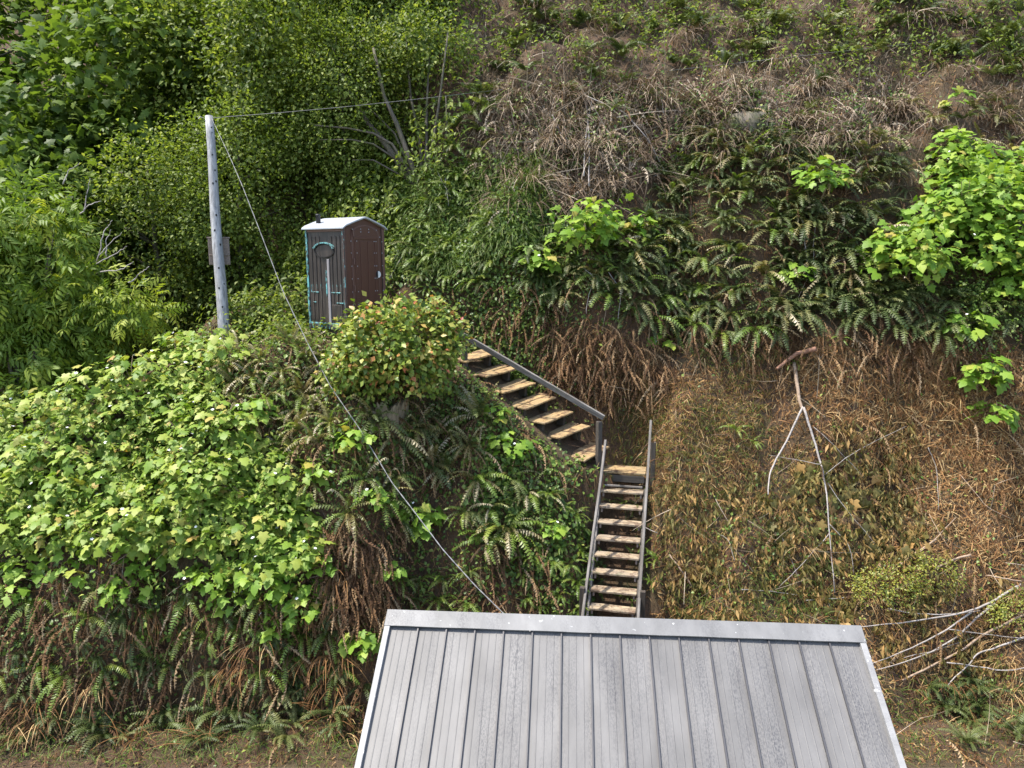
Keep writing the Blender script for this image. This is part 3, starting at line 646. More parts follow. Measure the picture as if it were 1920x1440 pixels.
M['yellowbush'] = leafmat('yellow_small_leaf', [(0, (0.084, 0.12, 0.018)), (0.5, (0.18, 0.216, 0.03)), (1, (0.336, 0.324, 0.048))], .28, .45, .4)
M['petal'] = plain('white_petal', (.78,.78,.74), .6, var=.06)
M['stem'] = woodmat('shrub_stem', (.06,.045,.025), (.20,.15,.09), (.10,.09,.04), 1.0)
M['bark'] = woodmat('mossy_bark', (.03,.024,.018), (.13,.105,.08), (.075,.075,.022), 1.0, axis=2, moss=.5)
M['bleached'] = woodmat('bleached_branch', (.13,.11,.095), (.38,.345,.315), (.22,.19,.165), 1.0)
M['limb'] = woodmat('brown_limb', (.13,.06,.035), (.27,.14,.085), (.2,.11,.07), 1.0)
M['tanstick'] = woodmat('tan_stick', (.16,.105,.065), (.36,.26,.18), (.25,.18,.12), 1.0)
M['stump'] = woodmat('stump_bark', (.05,.034,.02), (.27,.205,.125), (.13,.10,.05), .9, axis=2, moss=.4)

# ------------------------------------------------------------------ leaf templates
def T(V, F): return np.array(V, float), np.array(F, int)
def leaf4(w=.5, fold=.12, droop=.12):                   # folded pointed leaf along x, length 1
    V = [(0,0,0),(.45,w/2,fold),(.45,-w/2,fold),(1,0,-droop),(.5,0,0)]
    return T(V, [(0,4,1),(0,2,4),(4,3,1),(4,2,3)])
def leaf2(w=.6, fold=.14): return T([(0,0,0),(.45,w/2,fold),(1,0,-.08),(.45,-w/2,fold)], [(0,2,1),(0,3,2)])
def blade(seg=3, w=.012, curl=1.2):                     # narrow ribbon that starts along x and falls off
    V, F = [], []; x = z = 0
    for i in range(seg+1):
        ww = w*(1-.75*i/seg)/2; V += [(x, ww, z), (x, -ww, z)]
        a = -curl*(i+.5)/seg; x += math.cos(a)/seg; z += math.sin(a)/seg
        if i < seg: F += [(2*i, 2*i+1, 2*i+3), (2*i, 2*i+3, 2*i+2)]
    return T(V, F)
def palmate(seed):
    r = random.Random(seed); h = [(-.16,.20),(-.04,.43),(.17,.33),(.42,.58),(.50,.30),(.72,.27)]
    o = [(0,0)]+h+[(1.02,0)]+[(x, -y) for x, y in h[::-1]]
    tip = .16+r.uniform(0,.14); cup = r.uniform(-.28,-.08); V = [(.32,0,.045)]
    for x, y in o:
        x += r.uniform(-.03,.03); y += r.uniform(-.03,.03)
        V.append((x, y, cup*y*y*2-tip*max(0,x-.3)**2*1.6+.05*abs(y)+r.uniform(-.02,.02)))
    n = len(o); return T(V, [(0, 1+i, 1+(i+1) % n) for i in range(n)])
def frond(t0, t1, pairs, wid, sweep=.35, crumple=0, seed=0, hang=.12, tipcurl=0):
    """pinnate frond of length 1 in the xz plane: start angle t0, end angle t1 (degrees)"""
    r = random.Random(seed); n = pairs; V, F = [], []; x = z = 0; pts = [(0,0)]; tg = []
    for i in range(n+1):
        s = i/n; a = math.radians(t0+(t1-t0)*s**.9 - (tipcurl*max(0, s-.8)*5)); tg.append(a)
        x += math.cos(a)/n; z += math.sin(a)/n; pts.append((x, z))
    for i in range(0, n, 2):                            # rachis
        (x0, z0), (x1, z1) = pts[i], pts[min(i+2, n)]; o = len(V)
        V += [(x0,.006,z0),(x0,-.006,z0),(x1,.005,z1),(x1,-.005,z1)]; F += [(o,o+1,o+3),(o,o+3,o+2)]
    for i in range(1, n):
        s = i/n; w = wid*(min(1, s/.16)**.7)*(1-s)**.55*1.15+.012; a = tg[i]; px_, pz_ = pts[i]
        ct, st_ = math.cos(a), math.sin(a); bw = .29/n
        for sg in (1, -1):
            ww = w*r.uniform(.85-crumple*.6, 1.05); fw = sweep*w+crumple*r.uniform(-.06,.06); dz = (-hang*r.uniform(.4,1.8)+r.uniform(-.22,.22))*w-crumple*r.uniform(0,.10)
            o = len(V); L = lambda al, yy, nn: (px_+ct*al-st_*nn, yy, pz_+st_*al+ct*nn)
            V += [L(-bw,0,0), L(bw,0,.0), L(fw*.5+bw*1.5, sg*ww*.5, dz*.3), L(fw, sg*ww, dz)]
            F += [(o,o+2,o+1) if sg < 0 else (o,o+1,o+2), (o,o+3,o+2) if sg < 0 else (o,o+2,o+3)]
    return T(V, F)
def merge(parts):
    V, F, k = [], [], 0
    for v, f in parts: V.append(v); F.append(f+k); k += len(v)
    return np.concatenate(V), np.concatenate(F)
def xf(tv, tf, pos, d, upv=(0,0,1), s=1):
    R = frames(np.array([d], float), np.array([upv], float))[0]; return tv@R.T*s+np.array(pos, float), tf

RG = np.random.default_rng(11); RP = random.Random(7)
def leaf_dirs(n, nrm, down=.5, spreadv=1.0, rng=RG):
    t = rng.normal(size=(n, 3))*spreadv; t -= nrm*np.sum(t*nrm, 1)[:, None]*.6; t[:, 2] -= down; return t
def stuff(name, parts, mat, label, cat=None):
    Vs, Fs, Rs, k = [], [], [], 0
    for V, F, r in parts: Vs.append(V); Fs.append(F+k); Rs.append(r); k += len(V)
    return tag(link(name, npmesh(name, np.concatenate(Vs), np.concatenate(Fs), mat, np.concatenate(Rs))), label, cat, kind='stuff')
def cover(poly, n, tmpl, size, lift, down=.5, up_w=1.0, rng=RG, clump=0):
    """leaf copies over the ground seen inside a photo polygon"""
    if clump:
        c = scatter(poly, max(3, n//clump), rng); p = np.repeat(c, clump, 0)[:n]; p = p+rng.normal(size=p.shape)*np.array([.16,.16,.0])
        p[:, 2] = Hq(p[:, 0], p[:, 1])
    else: p = scatter(poly, n, rng)
    n = len(p); nr = normals(p); p = p+nr*rng.uniform(lift[0], lift[1], n)[:, None]
    d = leaf_dirs(n, nr, down, 1, rng); u = nr*.6+np.array([0,0,up_w])+rng.normal(size=(n, 3))*.35
    return spread(*tmpl, p, frames(d, u), rng.uniform(size[0], size[1], n)[:, None], rng.uniform(0, 1, n))

# ------------------------------------------------------------------ ground layers nobody could count
FULL = [(-470,-60),(2420,-60),(2420,1500),(-470,1500)]
RIGHT = [(880,-60),(2420,-60),(2420,1420),(1180,1260),(1160,930),(1000,660),(850,500),(880,250)]
TOPT = [(870,-60),(2420,-60),(2420,340),(1700,360),(1400,300),(1250,330),(1120,400),(960,420),(900,330)]
BROWN = [(1040,640),(1300,640),(1480,640),(1760,640),(2420,700),(2420,1440),(1640,1440),(1240,1200),(1215,960),(1180,800),(1040,720)]
WILT = [(1250,900),(1420,870),(1650,860),(1760,960),(1780,1120),(1560,1190),(1240,1180)]
THK = [(880,150),(1060,160),(1700,150),(1760,230),(1620,280),(1420,270),(1240,290),(1180,350),(1120,400),(960,410),(900,340)]
LEFTB = [(-470,1050),(200,1050),(420,1110),(600,1090),(640,1000),(700,1020),(735,1150),(700,1300),(680,1440),(-470,1440)]
MIDB = [(600,880),(720,840),(900,860),(1060,880),(1120,900),(1100,1170),(720,1170),(640,1080)]
GREEN = [(720,330),(900,300),(990,380),(1060,500),(1000,640),(900,640),(860,560),(740,540),(700,430)]
LUP = [(-470,-60),(880,-60),(880,300),(760,380),(730,520),(560,600),(420,600),(280,640),(0,740),(-470,760)]
LMID = [(300,620),(430,590),(600,600),(700,720),(880,740),(1000,880),(880,880),(640,900),(560,860),(420,720)]

# short straw and needle litter
tb = blade(3, .058, .7); tb2 = blade(2, .055, .3); P_ = []
for poly, n, ln in ((BROWN, 54000, (.12,.36)), ([(1420,650),(1960,660),(1960,1100),(1740,1040),(1640,860)], 16000, (.14,.40)), (LEFTB, 11000, (.12,.32)), (MIDB, 5000, (.1,.28)), ([(1190,690),(1420,690),(1420,960),(1215,960)], 7000, (.1,.3)), (LMID, 5000, (.1,.3)), (RIGHT, 24000, (.12,.40))):
    p = scatter(poly, n, RG); nr = normals(p); p = p+nr*RG.uniform(-.01,.07,n)[:, None]; d = leaf_dirs(n, nr, .9, .9)
    P_.append(spread(*(tb if poly is not MIDB else tb2), p, frames(d, nr+RG.normal(size=(n,3))*.5), RG.uniform(*ln, n)[:, None], RG.uniform(0,1,n)))
stuff('straw_litter', P_, M['straw'], 'brown straw and needle litter lying over the bare bank')
# grey thatch: tufts of dead grass and fronds combed downhill
P_ = []; tb = blade(4, .026, 1.35)
def tufts(poly, n, per, ln, rad=.16, out=.5):
    c = scatter(poly, n, RG); nr = normals(c); N_ = n*per
    p = np.repeat(c, per, 0); nn = np.repeat(nr, per, 0); a = RG.uniform(0, 6.28, N_); q = RG.uniform(0, 1, N_)**.5
    hd = np.stack([np.cos(a)*1.3, np.sin(a)*.8-.35, np.zeros(N_)], 1)
    p = p+hd*q[:, None]*rad+nn*.06+np.array([0,0,.05]); d = hd*q[:, None]*out+nn*.35+np.array([0,0,.05])+RG.normal(size=(N_,3))*.14
    return spread(*tb, p, frames(d, np.array([0,0,1.])+RG.normal(size=(N_,3))*.25), RG.uniform(*ln, N_)[:, None], np.clip(np.repeat(RG.uniform(0,1,n), per)*.6+RG.uniform(0,.4,N_), 0, .999))
P_.append(tufts(TOPT, 90, 34, (.3,1.0), .26, .3)); P_.append(tufts(THK, 46, 40, (.4,1.1), .24, .3))
for poly, n, ln in ((TOPT, 15000, (.15,.7)), (THK, 9000, (.2,.9))):
    p = scatter(poly, n, RG); nr = normals(p); p = p+nr*RG.uniform(0,.16,n)[:, None]; d = leaf_dirs(n, nr, RG.uniform(.2,2.2,n), .8)
    P_.append(spread(*blade(3,.034,.7), p, frames(d, nr+RG.normal(size=(n,3))*.5), RG.uniform(*ln, n)[:, None], RG.uniform(0,1,n)))
tq_ = frond(10, -80, 12, .07, .2, .6, 21, .5); n = 420; p = scatter(THK, n, RG); nr = normals(p); a = RG.uniform(-1.2,1.2,n)+np.arctan2(nr[:, 1], nr[:, 0])
P_.append(spread(*tq_, p+nr*.1, frames(np.stack([np.cos(a), np.sin(a), RG.uniform(-.4,.2,n)], 1), np.array([0,0,1.])+RG.normal(size=(n,3))*.3), RG.uniform(.4,.9,n)[:, None], RG.uniform(0,1,n)))
stuff('dead_grass_thatch', P_, M['thatch'], 'grey brown thatch of dead grass combed down the top of the bank')
P_ = [tufts(BROWN, 60, 26, (.15,.5), .2, .3), tufts(LEFTB, 26, 26, (.3,.8), .2, .2), tufts([(1600,640),(2400,700),(2400,1000),(1700,930)], 40, 30, (.2,.5), .2, .3)]
stuff('brown_grass_tufts', P_, M['straw'], 'brown dry grass hanging in tufts on the cut slope')
# dead fern fronds, crumpled and hanging
tdf = frond(5, -85, 15, .055, .5, .55, 3, .3); tdf2 = frond(-45, -88, 14, .035, .6, .6, 4, .3); P_ = []
for poly, n in (([(1030,640),(1240,640),(1260,740),(1120,770),(1040,720)], 420), (LEFTB, 1500), ([(600,990),(720,1000),(735,1150),(620,1150)], 420), ([(880,1000),(1040,1000),(1020,1150),(900,1140)], 90),
                ([(1260,600),(1900,640),(1900,720),(1300,690)], 300), (BROWN, 260), (TOPT, 260), ([(1000,330),(1750,300),(1750,640),(1000,640)], 420), (LMID, 220), ([(840,560),(1040,560),(1060,700),(900,640)], 120), ([(860,700),(885,700),(1055,890),(1035,905)], 40)):
    p = scatter(poly, n, RG); nr = normals(p); p = p+nr*RG.uniform(.02,.14,n)[:, None]; a = RG.uniform(-.9,.9,n)+np.arctan2(nr[:, 1], nr[:, 0])
    d = np.stack([np.cos(a), np.sin(a), RG.uniform(-.3,.2,n)], 1)
    for k, tm in enumerate((tdf, tdf2)):
        g = np.arange(n) % 2 == k; P_.append(spread(*tm, p[g], frames(d[g], np.array([0,0,1.])+RG.normal(size=(g.sum(),3))*.3), RG.uniform(.35,.9,g.sum())[:, None], RG.uniform(0,1,g.sum())))
stuff('dead_fern_litter', P_, M['ferndead'], 'withered rust brown fern fronds hanging over the bank')
# grass
P_ = []; tg_ = blade(4, .040, 1.5)
for poly, n, ln in (([(740,330),(980,300),(1000,470),(860,520),(730,520)], 6500, (.25,.6)), ([(980,330),(1010,280),(1030,400),(960,420)], 900, (.3,.6)), ([(1130,740),(1440,760),(1500,1000),(1240,1060),(1160,860)], 2400, (.10,.26)), ([(1250,1100),(1560,1050),(1560,1170),(1250,1170)], 700, (.15,.35)), (LMID, 2600, (.15,.45)), ([(1240,640),(1480,660),(1400,740)], 600, (.1,.3)), ([(-470,1330),(700,1330),(690,1440),(-470,1440)], 2500, (.15,.35)), ([(1640,1280),(2420,1250),(2420,1440),(1650,1440)], 1800, (.15,.35))):
    p = scatter(poly, n, RG); nr = normals(p); d = nr*.9+RG.normal(size=(n,3))*.5+np.array([0,-.1,.5])
    P_.append(spread(*tg_, p, frames(d, np.array([0,0,1.])+RG.normal(size=(n,3))*.3), RG.uniform(*ln, n)[:, None], RG.uniform(0,1,n)))
stuff('grass', P_, M['grass'], 'green grass growing on the slope')
# moss
P_ = []; tm = blade(2, .10, .6)
for poly, n in (([(1170,185),(1240,185),(1240,215),(1170,215)], 900), ([(1110,230),(1160,225),(1150,260),(1110,270)], 300), ([(950,350),(990,345),(985,385),(945,390)], 500), ([(1370,210),(1420,205),(1410,240),(1370,240)], 300), ([(1130,720),(1450,720),(1400,860),(1140,900)], 4200), ([(960,230),(1010,225),(1000,260),(960,265)], 260), (RIGHT, 3500), (THK, 2500), ([(1650,810),(1720,810),(1720,860),(1650,850)], 200)):
    p = scatter(poly, n, RG); nr = normals(p); p = p+nr*RG.uniform(0,.05,n)[:, None]; d = nr+RG.normal(size=(n,3))*.5
    P_.append(spread(*tm, p, frames(d, np.array([0,-.3,1.])+RG.normal(size=(n,3))*.4), RG.uniform(.05,.12,n)[:, None], RG.uniform(0,1,n)))
stuff('moss', P_, M['moss'], 'olive moss patches on the bank')
# small leaved ground cover
l2 = leaf2(.75,.10); P_ = []
for poly, n, s, lf, cl in (([(850,700),(880,700),(1060,890),(1040,915),(850,750)], 1300, (.05,.10), (0,.12), 6), ([(960,150),(1700,180),(1600,290),(1150,330),(960,330)], 3000, (.06,.12), (0,.3), 9), ([(-150,1090),(640,1100),(690,1260),(-150,1260)], 1500, (.06,.12), (0,.3), 7), (GREEN, 11000, (.06,.12), (.0,.28), 14), ([(860,560),(1060,500),(1180,560),(1060,680),(880,640)], 2200, (.05,.10), (.0,.2), 8), (LMID, 3000, (.06,.13), (.0,.3), 9), ([(900,800),(1040,890),(1100,940),(1080,1160),(880,1000)], 1900, (.07,.14), (0,.25), 7),
        (MIDB, 2500, (.05,.11), (0,.2), 8), (LEFTB, 900, (.05,.1), (0,.15), 6), (RIGHT, 3000, (.04,.09), (0,.15), 6), ([(980,400),(1150,420),(1130,560),(980,520)], 1600, (.06,.11), (0,.3), 10), ([(1330,990),(1560,880),(1600,1100),(1300,1150)], 300, (.05,.1), (0,.2), 6), ([(1880,430),(2000,430),(1980,620),(1780,650),(1770,540)], 2600, (.05,.10), (.1,.6), 14)):
    P_.append(cover(poly, n, l2, s, lf, .3, 1.0, RG, cl))
stuff('ground_cover', P_, M['cover'], 'small leaved green ground cover creeping over the slope')
# leafy undergrowth under the trees and behind the outhouse
P_ = []
for poly, n, s, lf in (([(900,-60),(2420,-60),(2420,150),(900,130)], 9000, (.08,.16), (0,.5)), ([(590,260),(770,290),(750,440),(590,430)], 5000, (.09,.16), (0,.5)), (LUP, 33000, (.10,.19), (.0,.9)), ([(420,560),(600,440),(740,430),(740,560),(580,660),(430,640)], 7000, (.08,.16), (0,.5))):
    P_.append(cover(poly, n, leaf2(.62,.14), s, lf, .4, 1.0, RG, 20))
stuff('undergrowth', P_, M['alder'], 'dense leafy undergrowth beneath the trees')
# wilted leaves hanging from cut stems
P_ = []; lw_ = leaf4(.30,.08,.05)
for poly, n in ((WILT, 560), ([(1480,780),(1720,790),(1720,880),(1500,900)], 46), ([(1600,1080),(1920,1080),(1920,1260),(1640,1250)], 90)):
    c = scatter(poly, n, RG); nr = normals(c); c = c+nr*RG.uniform(.04,.3,n)[:, None]; per = 16; sz = np.repeat(RG.uniform(.5,1.25,n), per)
    L_ = np.repeat(RG.uniform(.15,.55,n), per); p = np.repeat(c, per, 0); k = len(p); q = RG.uniform(0,1,k); tilt = np.repeat(RG.normal(size=n)*.35, per)
    p = p+np.stack([q*L_*tilt, -.05*q, -q*L_], 1)+RG.normal(size=(k,3))*np.array([.055,.04,.03])
    d = np.stack([RG.normal(size=k)*.45+tilt*.4, RG.normal(size=k)*.4-.1, -np.ones(k)*RG.uniform(.5,1.1,k)], 1); u = np.stack([RG.normal(size=k)*.9, -np.ones(k), RG.normal(size=k)*.5], 1)
    P_.append(spread(*lw_, p, frames(d, u), (RG.uniform(.09,.20,k)*sz)[:, None], np.clip(np.repeat(RG.uniform(0,1,n), per)*.65+RG.uniform(0,.35,k), 0, .99)))
stuff('wilted_foliage', P_, M['wilt'], 'wilted olive leaves drooping from the cut stems on the slope')

def fernmass(poly, n, per, tm, size, hangb=.0):
    c = scatter(poly, n, RG); nr = normals(c); k = n*per; p = np.repeat(c, per, 0); nn = np.repeat(nr, per, 0)
    a = RG.uniform(0, 6.28, k); d = np.stack([np.cos(a), np.sin(a)-.2, np.zeros(k)], 1)+nn*.55; d[:, 2] += RG.uniform(-.1,.45,k)
    return spread(*tm, p+nn*.05, frames(d, np.array([0,0,1.])+RG.normal(size=(k,3))*.25), (np.repeat(RG.uniform(*size, n), per)*RG.uniform(.75,1.15,k))[:, None], np.clip(np.repeat(RG.uniform(0,1,n), per)*.7+RG.uniform(0,.3,k), 0, .99))
FERNY = [(980,420),(1120,380),(1260,290),(1500,270),(1640,300),(1760,420),(2080,500),(2080,640),(1720,620),(1500,610),(1240,610),(1060,590),(980,540)]
tf1 = frond(35, -60, 17, .13, .3, .12, 8, .25); tf2 = frond(10, -80, 17, .13, .3, .15, 9, .25)
stuff('fern_undergrowth', [fernmass(FERNY, 150, 9, tf1, (.45,.85)), fernmass(FERNY, 90, 8, tf2, (.45,.8)), fernmass([(940,170),(1560,190),(1500,290),(1150,330),(960,330)], 40, 7, tf1, (.35,.7)), fernmass([(900,-60),(2100,-60),(2100,170),(900,150)], 130, 10, tf1, (.6,1.0)), fernmass([(1250,200),(2080,200),(2080,400),(1300,320)], 36, 7, tf1, (.35,.6)),
    fernmass([(-180,1300),(690,1300),(680,1420),(-180,1420)], 30, 10, tf1, (.4,.75)), fernmass([(1660,1270),(2100,1260),(2100,1420),(1680,1420)], 22, 10, tf1, (.4,.7)), fernmass([(-180,1100),(700,1120),(700,1300),(-180,1300)], 26, 7, tf2, (.4,.7))], M['fern'], 'low dark fern growth between the larger ferns')
P_ = []
for poly, n in (([(1480,860),(1660,870),(1640,960),(1490,950)], 60), ([(1380,940),(1720,940),(1760,1060),(1500,1080)], 80), ([(1540,1140),(1620,1140),(1600,1180),(1540,1170)], 14)):
    p = scatter(poly, n, RG); nr = normals(p); p = p+nr*.14; d = leaf_dirs(n, nr, 1.2, .6); P_.append(spread(*palmate(2), p, frames(d, nr+RG.normal(size=(n,3))*.3), RG.uniform(.16,.28,n)[:, None], RG.uniform(.55,.9,n)))
stuff('fallen_maple_leaves', P_, M['wilt'], 'orange wilted maple leaves draped around the forked branch')

# dry upright stems and bramble canes in the thatch and on the slope
P_ = []; tst = blade(4, .016, .35)
for poly, n, ln in (([(940,170),(1260,170),(1240,330),(1000,400)], 260, (.5,1.6)), (THK, 260, (.4,1.2)), (BROWN, 420, (.3,1.0)), (FERNY, 160, (.3,.9)), ([(100,1000),(640,1010),(700,1150),(100,1150)], 160, (.3,.8))):
    p = scatter(poly, n, RG); nr = normals(p); d = RG.normal(size=(n,3))*np.array([.8,.4,.9])+np.array([0,-.25,.15]); 
    P_.append(spread(*tst, p+nr*.12, frames(d, RG.normal(size=(n,3))+np.array([0,-1,0])), RG.uniform(*ln, n)[:, None], RG.uniform(.5,1,n)))
stuff('dry_stems', P_, M['thatch'], 'thin dry grey stems tangled over the bank')
# ------------------------------------------------------------------ ferns: each a plant with its fronds
FR = {}
for kind, mat, spec in (('green', M['fern'], (16, .125, .30, .0, .25)), ('fresh', M['fernlite'], (16, .125, .35, .0, .25)), ('bronze', M['fernbronze'], (16, .11, .3, .25, .3)), ('dead', M['ferndead'], (16, .055, .5, .5, .3))):
    pr_, wd_, sw_, cr_, hg_ = spec
    for vn, (t0, t1, tc_) in {'up': (80, 25, 0), 'mid': (62, -35, 0), 'down': (30, -70, 0), 'hang': (-5, -86, 0), 'curl': (78, 20, 140)}.items():
        V, F = frond(t0, t1, pr_, wd_, sw_, cr_, hash(vn) % 50 if False else len(vn)*7+len(kind), hg_, tc_)
        FR[kind, vn] = npmesh('frond', V, F, mat, np.zeros(len(V)))
def fern(pos, size, kinds, label, group, fn=14, dead=3, hang=0.0, curl=0.0):
    nr = normals(pos[None])[0]; dn = math.atan2(nr[1], nr[0]); steep = 1-nr[2]
    root = empty('sword_fern', pos, label, 'fern', group)
    for i in range(fn+dead):
        isd = i >= fn; wide = 3.14-1.35*min(1, steep*2); phi = dn+(RP.uniform(-1.2,1.2) if isd else (i/fn*2-1)*wide+RP.uniform(-.25,.25)); c = math.cos(phi-dn)
        kind = 'dead' if isd else RP.choice(kinds)
        if isd: vn = 'hang'
        else:
            q = c*(.45+steep*.6)-.25+RP.uniform(-.4,.4)+hang
            vn = 'hang' if q > .95 else 'down' if q > .3 else 'mid' if q > -.45 else 'up'
            if curl and RP.random() < curl and vn in ('mid', 'up'): vn = 'curl'
        o = bpy.data.objects.new('dead_frond' if isd else 'frond', FR[kind, vn]); COL.objects.link(o); o.parent = root
        s = size*RP.uniform(.7,1.12)*(.8 if isd else 1)
        o.scale = (s, s*RP.uniform(.85,1.1), s); o.rotation_euler = (RP.uniform(-.45,.45), RP.uniform(-.15,.12), phi); o.location = (nr*.10)[:]
    return root
def ferns(poly, n, size, kinds, label, group, sep=.32, **kw):
    pts = []; 
    for p in scatter(poly, n*4, RG):
        if all(np.linalg.norm(p-q) > sep for q in pts): pts.append(p)
        if len(pts) >= n: break
    for p in pts: fern(p, RP.uniform(*size), kinds, label, group, **kw)
ferns([(1060,480),(1180,430),(1280,340),(1290,600),(1130,560)], 26, (.55,1.1), ['green','green','green','fresh','bronze'], 'dark sword fern on the bank between the broad low berry shrub and the umbrella plant', 'sword ferns right of the broad low shrub', fn=15, dead=1)
ferns([(1280,340),(1330,290),(1480,310),(1480,600),(1290,600)], 24, (.55,1.15), ['green','green','green','fresh','bronze'], 'dark sword fern in the middle of the fern bank beside the umbrella plant', 'sword ferns around the umbrella plant', fn=15, dead=1)
ferns([(1480,330),(1560,330),(1640,430),(1740,520),(1700,600),(1480,600)], 22, (.6,1.15), ['green','green','green','bronze'], 'dark sword fern growing under the edge of the tall berry clump', 'sword ferns under the tall clump', fn=15, dead=1)
ferns([(1150,560),(1400,560),(1440,640),(1240,640)], 10, (.75,1.0), ['green','green','fresh'], 'sword fern with fronds hanging above the brown slope right of the stairs', 'sword ferns hanging over the bare slope', sep=.5, fn=12, dead=6, hang=.35)
ferns([(1440,560),(1760,560),(1760,630),(1450,630)], 9, (.75,1.05), ['green','green','green'], 'sword fern spreading long fronds above the brown forked branch', 'sword ferns above the forked branch', sep=.55, fn=12, dead=6, hang=.3)
ferns([(1740,560),(2080,540),(2080,700),(1750,660)], 12, (.75,1.05), ['green'], 'sword fern hanging below the tall berry shrub at the frame edge', 'sword ferns below the tall berry shrub', sep=.5, fn=12, dead=4, hang=.4)
ferns([(1250,260),(1650,250),(1720,360),(1350,330)], 34, (.5,.9), ['green','bronze','green'], 'fern half buried in the grey thatch at the top of the bank', 'ferns in the thatch', fn=9, dead=4)
ferns([(1640,190),(2080,190),(2080,420),(1800,300)], 16, (.5,.75), ['green','bronze'], 'fern in dry grass behind the tall berry shrub', 'ferns behind the tall berry shrub', fn=9, dead=4)
ferns([(960,500),(1080,470),(1110,600),(1000,620)], 8, (.6,.85), ['green'], 'grey green fern under the low berry shrub above the stairs', 'ferns under the low berry shrub', fn=11, dead=3)
ferns([(720,400),(880,330),(960,430),(900,560),(790,560)], 26, (.45,.75), ['fresh','fresh','green'], 'bright fern on the grassy slope between outhouse and bank', 'bright ferns behind the outhouse', fn=11, dead=0)
ferns([(820,180),(920,180),(930,330),(850,330)], 9, (.7,1.0), ['green','fresh'], 'shaded fern beside the mossy many-stemmed tree', 'shaded ferns by the many-stemmed tree', fn=11, dead=1)
ferns([(440,520),(570,480),(580,640),(470,640)], 10, (.5,.8), ['fresh','green'], 'light green fern between the pole and the outhouse', 'ferns between pole and outhouse', fn=10, dead=0)
ferns([(400,650),(600,660),(640,800),(560,880),(430,760)], 28, (.5,.78), ['bronze','bronze','fresh','bronze'], 'bronze tinged fern uphill of the pale green berry thicket', 'bronze ferns beside the berry thicket', fn=11, dead=3, curl=.35)
ferns([(860,880),(960,880),(1060,960),(980,1000),(870,980)], 7, (.5,.8), ['fresh','bronze','green'], 'mixed fern on the bank between the cable and the upper steps', 'ferns between cable and steps', sep=.4, fn=12, dead=3)
ferns([(680,790),(900,790),(930,880),(760,900)], 16, (.75,1.05), ['bronze','green','bronze','green'], 'old sword fern with curling bronze tips below the stump', 'old ferns below the stump', sep=.5, fn=17, dead=6, curl=.6)
ferns([(560,880),(760,880),(760,980),(600,1000)], 12, (.65,.95), ['bronze','green','fresh'], 'shaggy fern on the brown bank beside the hanging cable', 'shaggy ferns beside the cable', sep=.5, fn=13, dead=7, curl=.3)
for px_, py_, s_ in ((945,1000,1.0),(915,1030,.8)):
    fern(hit1(px_, py_), s_, ['fresh','fresh','bronze'], 'large yellow green fern with upright fronds left of the lower stairs' if s_ == 1 else 'smaller yellow green fern at the foot of the large upright fern', 'yellow green ferns by the stairs', fn=18, dead=9)
ferns([(960,930),(1090,900),(1085,1160),(980,1160)], 20, (.32,.52), ['fresh'], 'small bright fern in the bank left of the lower stairs', 'small ferns left of the lower stairs', sep=.25, fn=9, dead=1)
ferns([(1125,930),(1200,930),(1190,1150),(1110,1150)], 9, (.26,.4), ['fresh','green'], 'small fern growing beneath the open treads', 'small ferns under the lower stairs', sep=.25, fn=8, dead=0)
ferns([(1200,980),(1235,980),(1240,1160),(1205,1160)], 5, (.3,.45), ['fresh'], 'small fern against the outer post of the lower stairs', 'small ferns right of the lower stairs', sep=.25, fn=8, dead=0)
ferns([(730,1080),(880,1080),(880,1160),(740,1160)], 9, (.4,.65), ['fresh','green'], 'leafy fern just above the metal ridge cap', 'ferns above the ridge cap', sep=.3, fn=11, dead=2)
ferns([(-150,1090),(440,1110),(600,1120),(700,1200),(690,1290),(-150,1290)], 36, (.5,.85), ['green','fresh','fresh'], 'dark fern drooping on the brown bank below the berry thicket', 'ferns below the berry thicket', sep=.45, fn=8, dead=6, hang=.4)
for px_, py_, s_, l_ in ((1375,815,.4,'small pale fern alone on the mossy slope right of the stairs'),(1405,835,.38,'yellow green fern shoot beside the pale fern on the mossy slope'),(1495,690,.4,'young fern shoot under the broken brown limb'),(1570,650,.42,'short yellow green fern tip hanging above the brown slope'),(860,650,.4,'small fern at the top of the plank steps'),(1025,648,.35,'young fern on the bare earth above the handrail')):
    fern(hit1(px_, py_), s_, ['fresh'], l_, None, fn=6, dead=0)

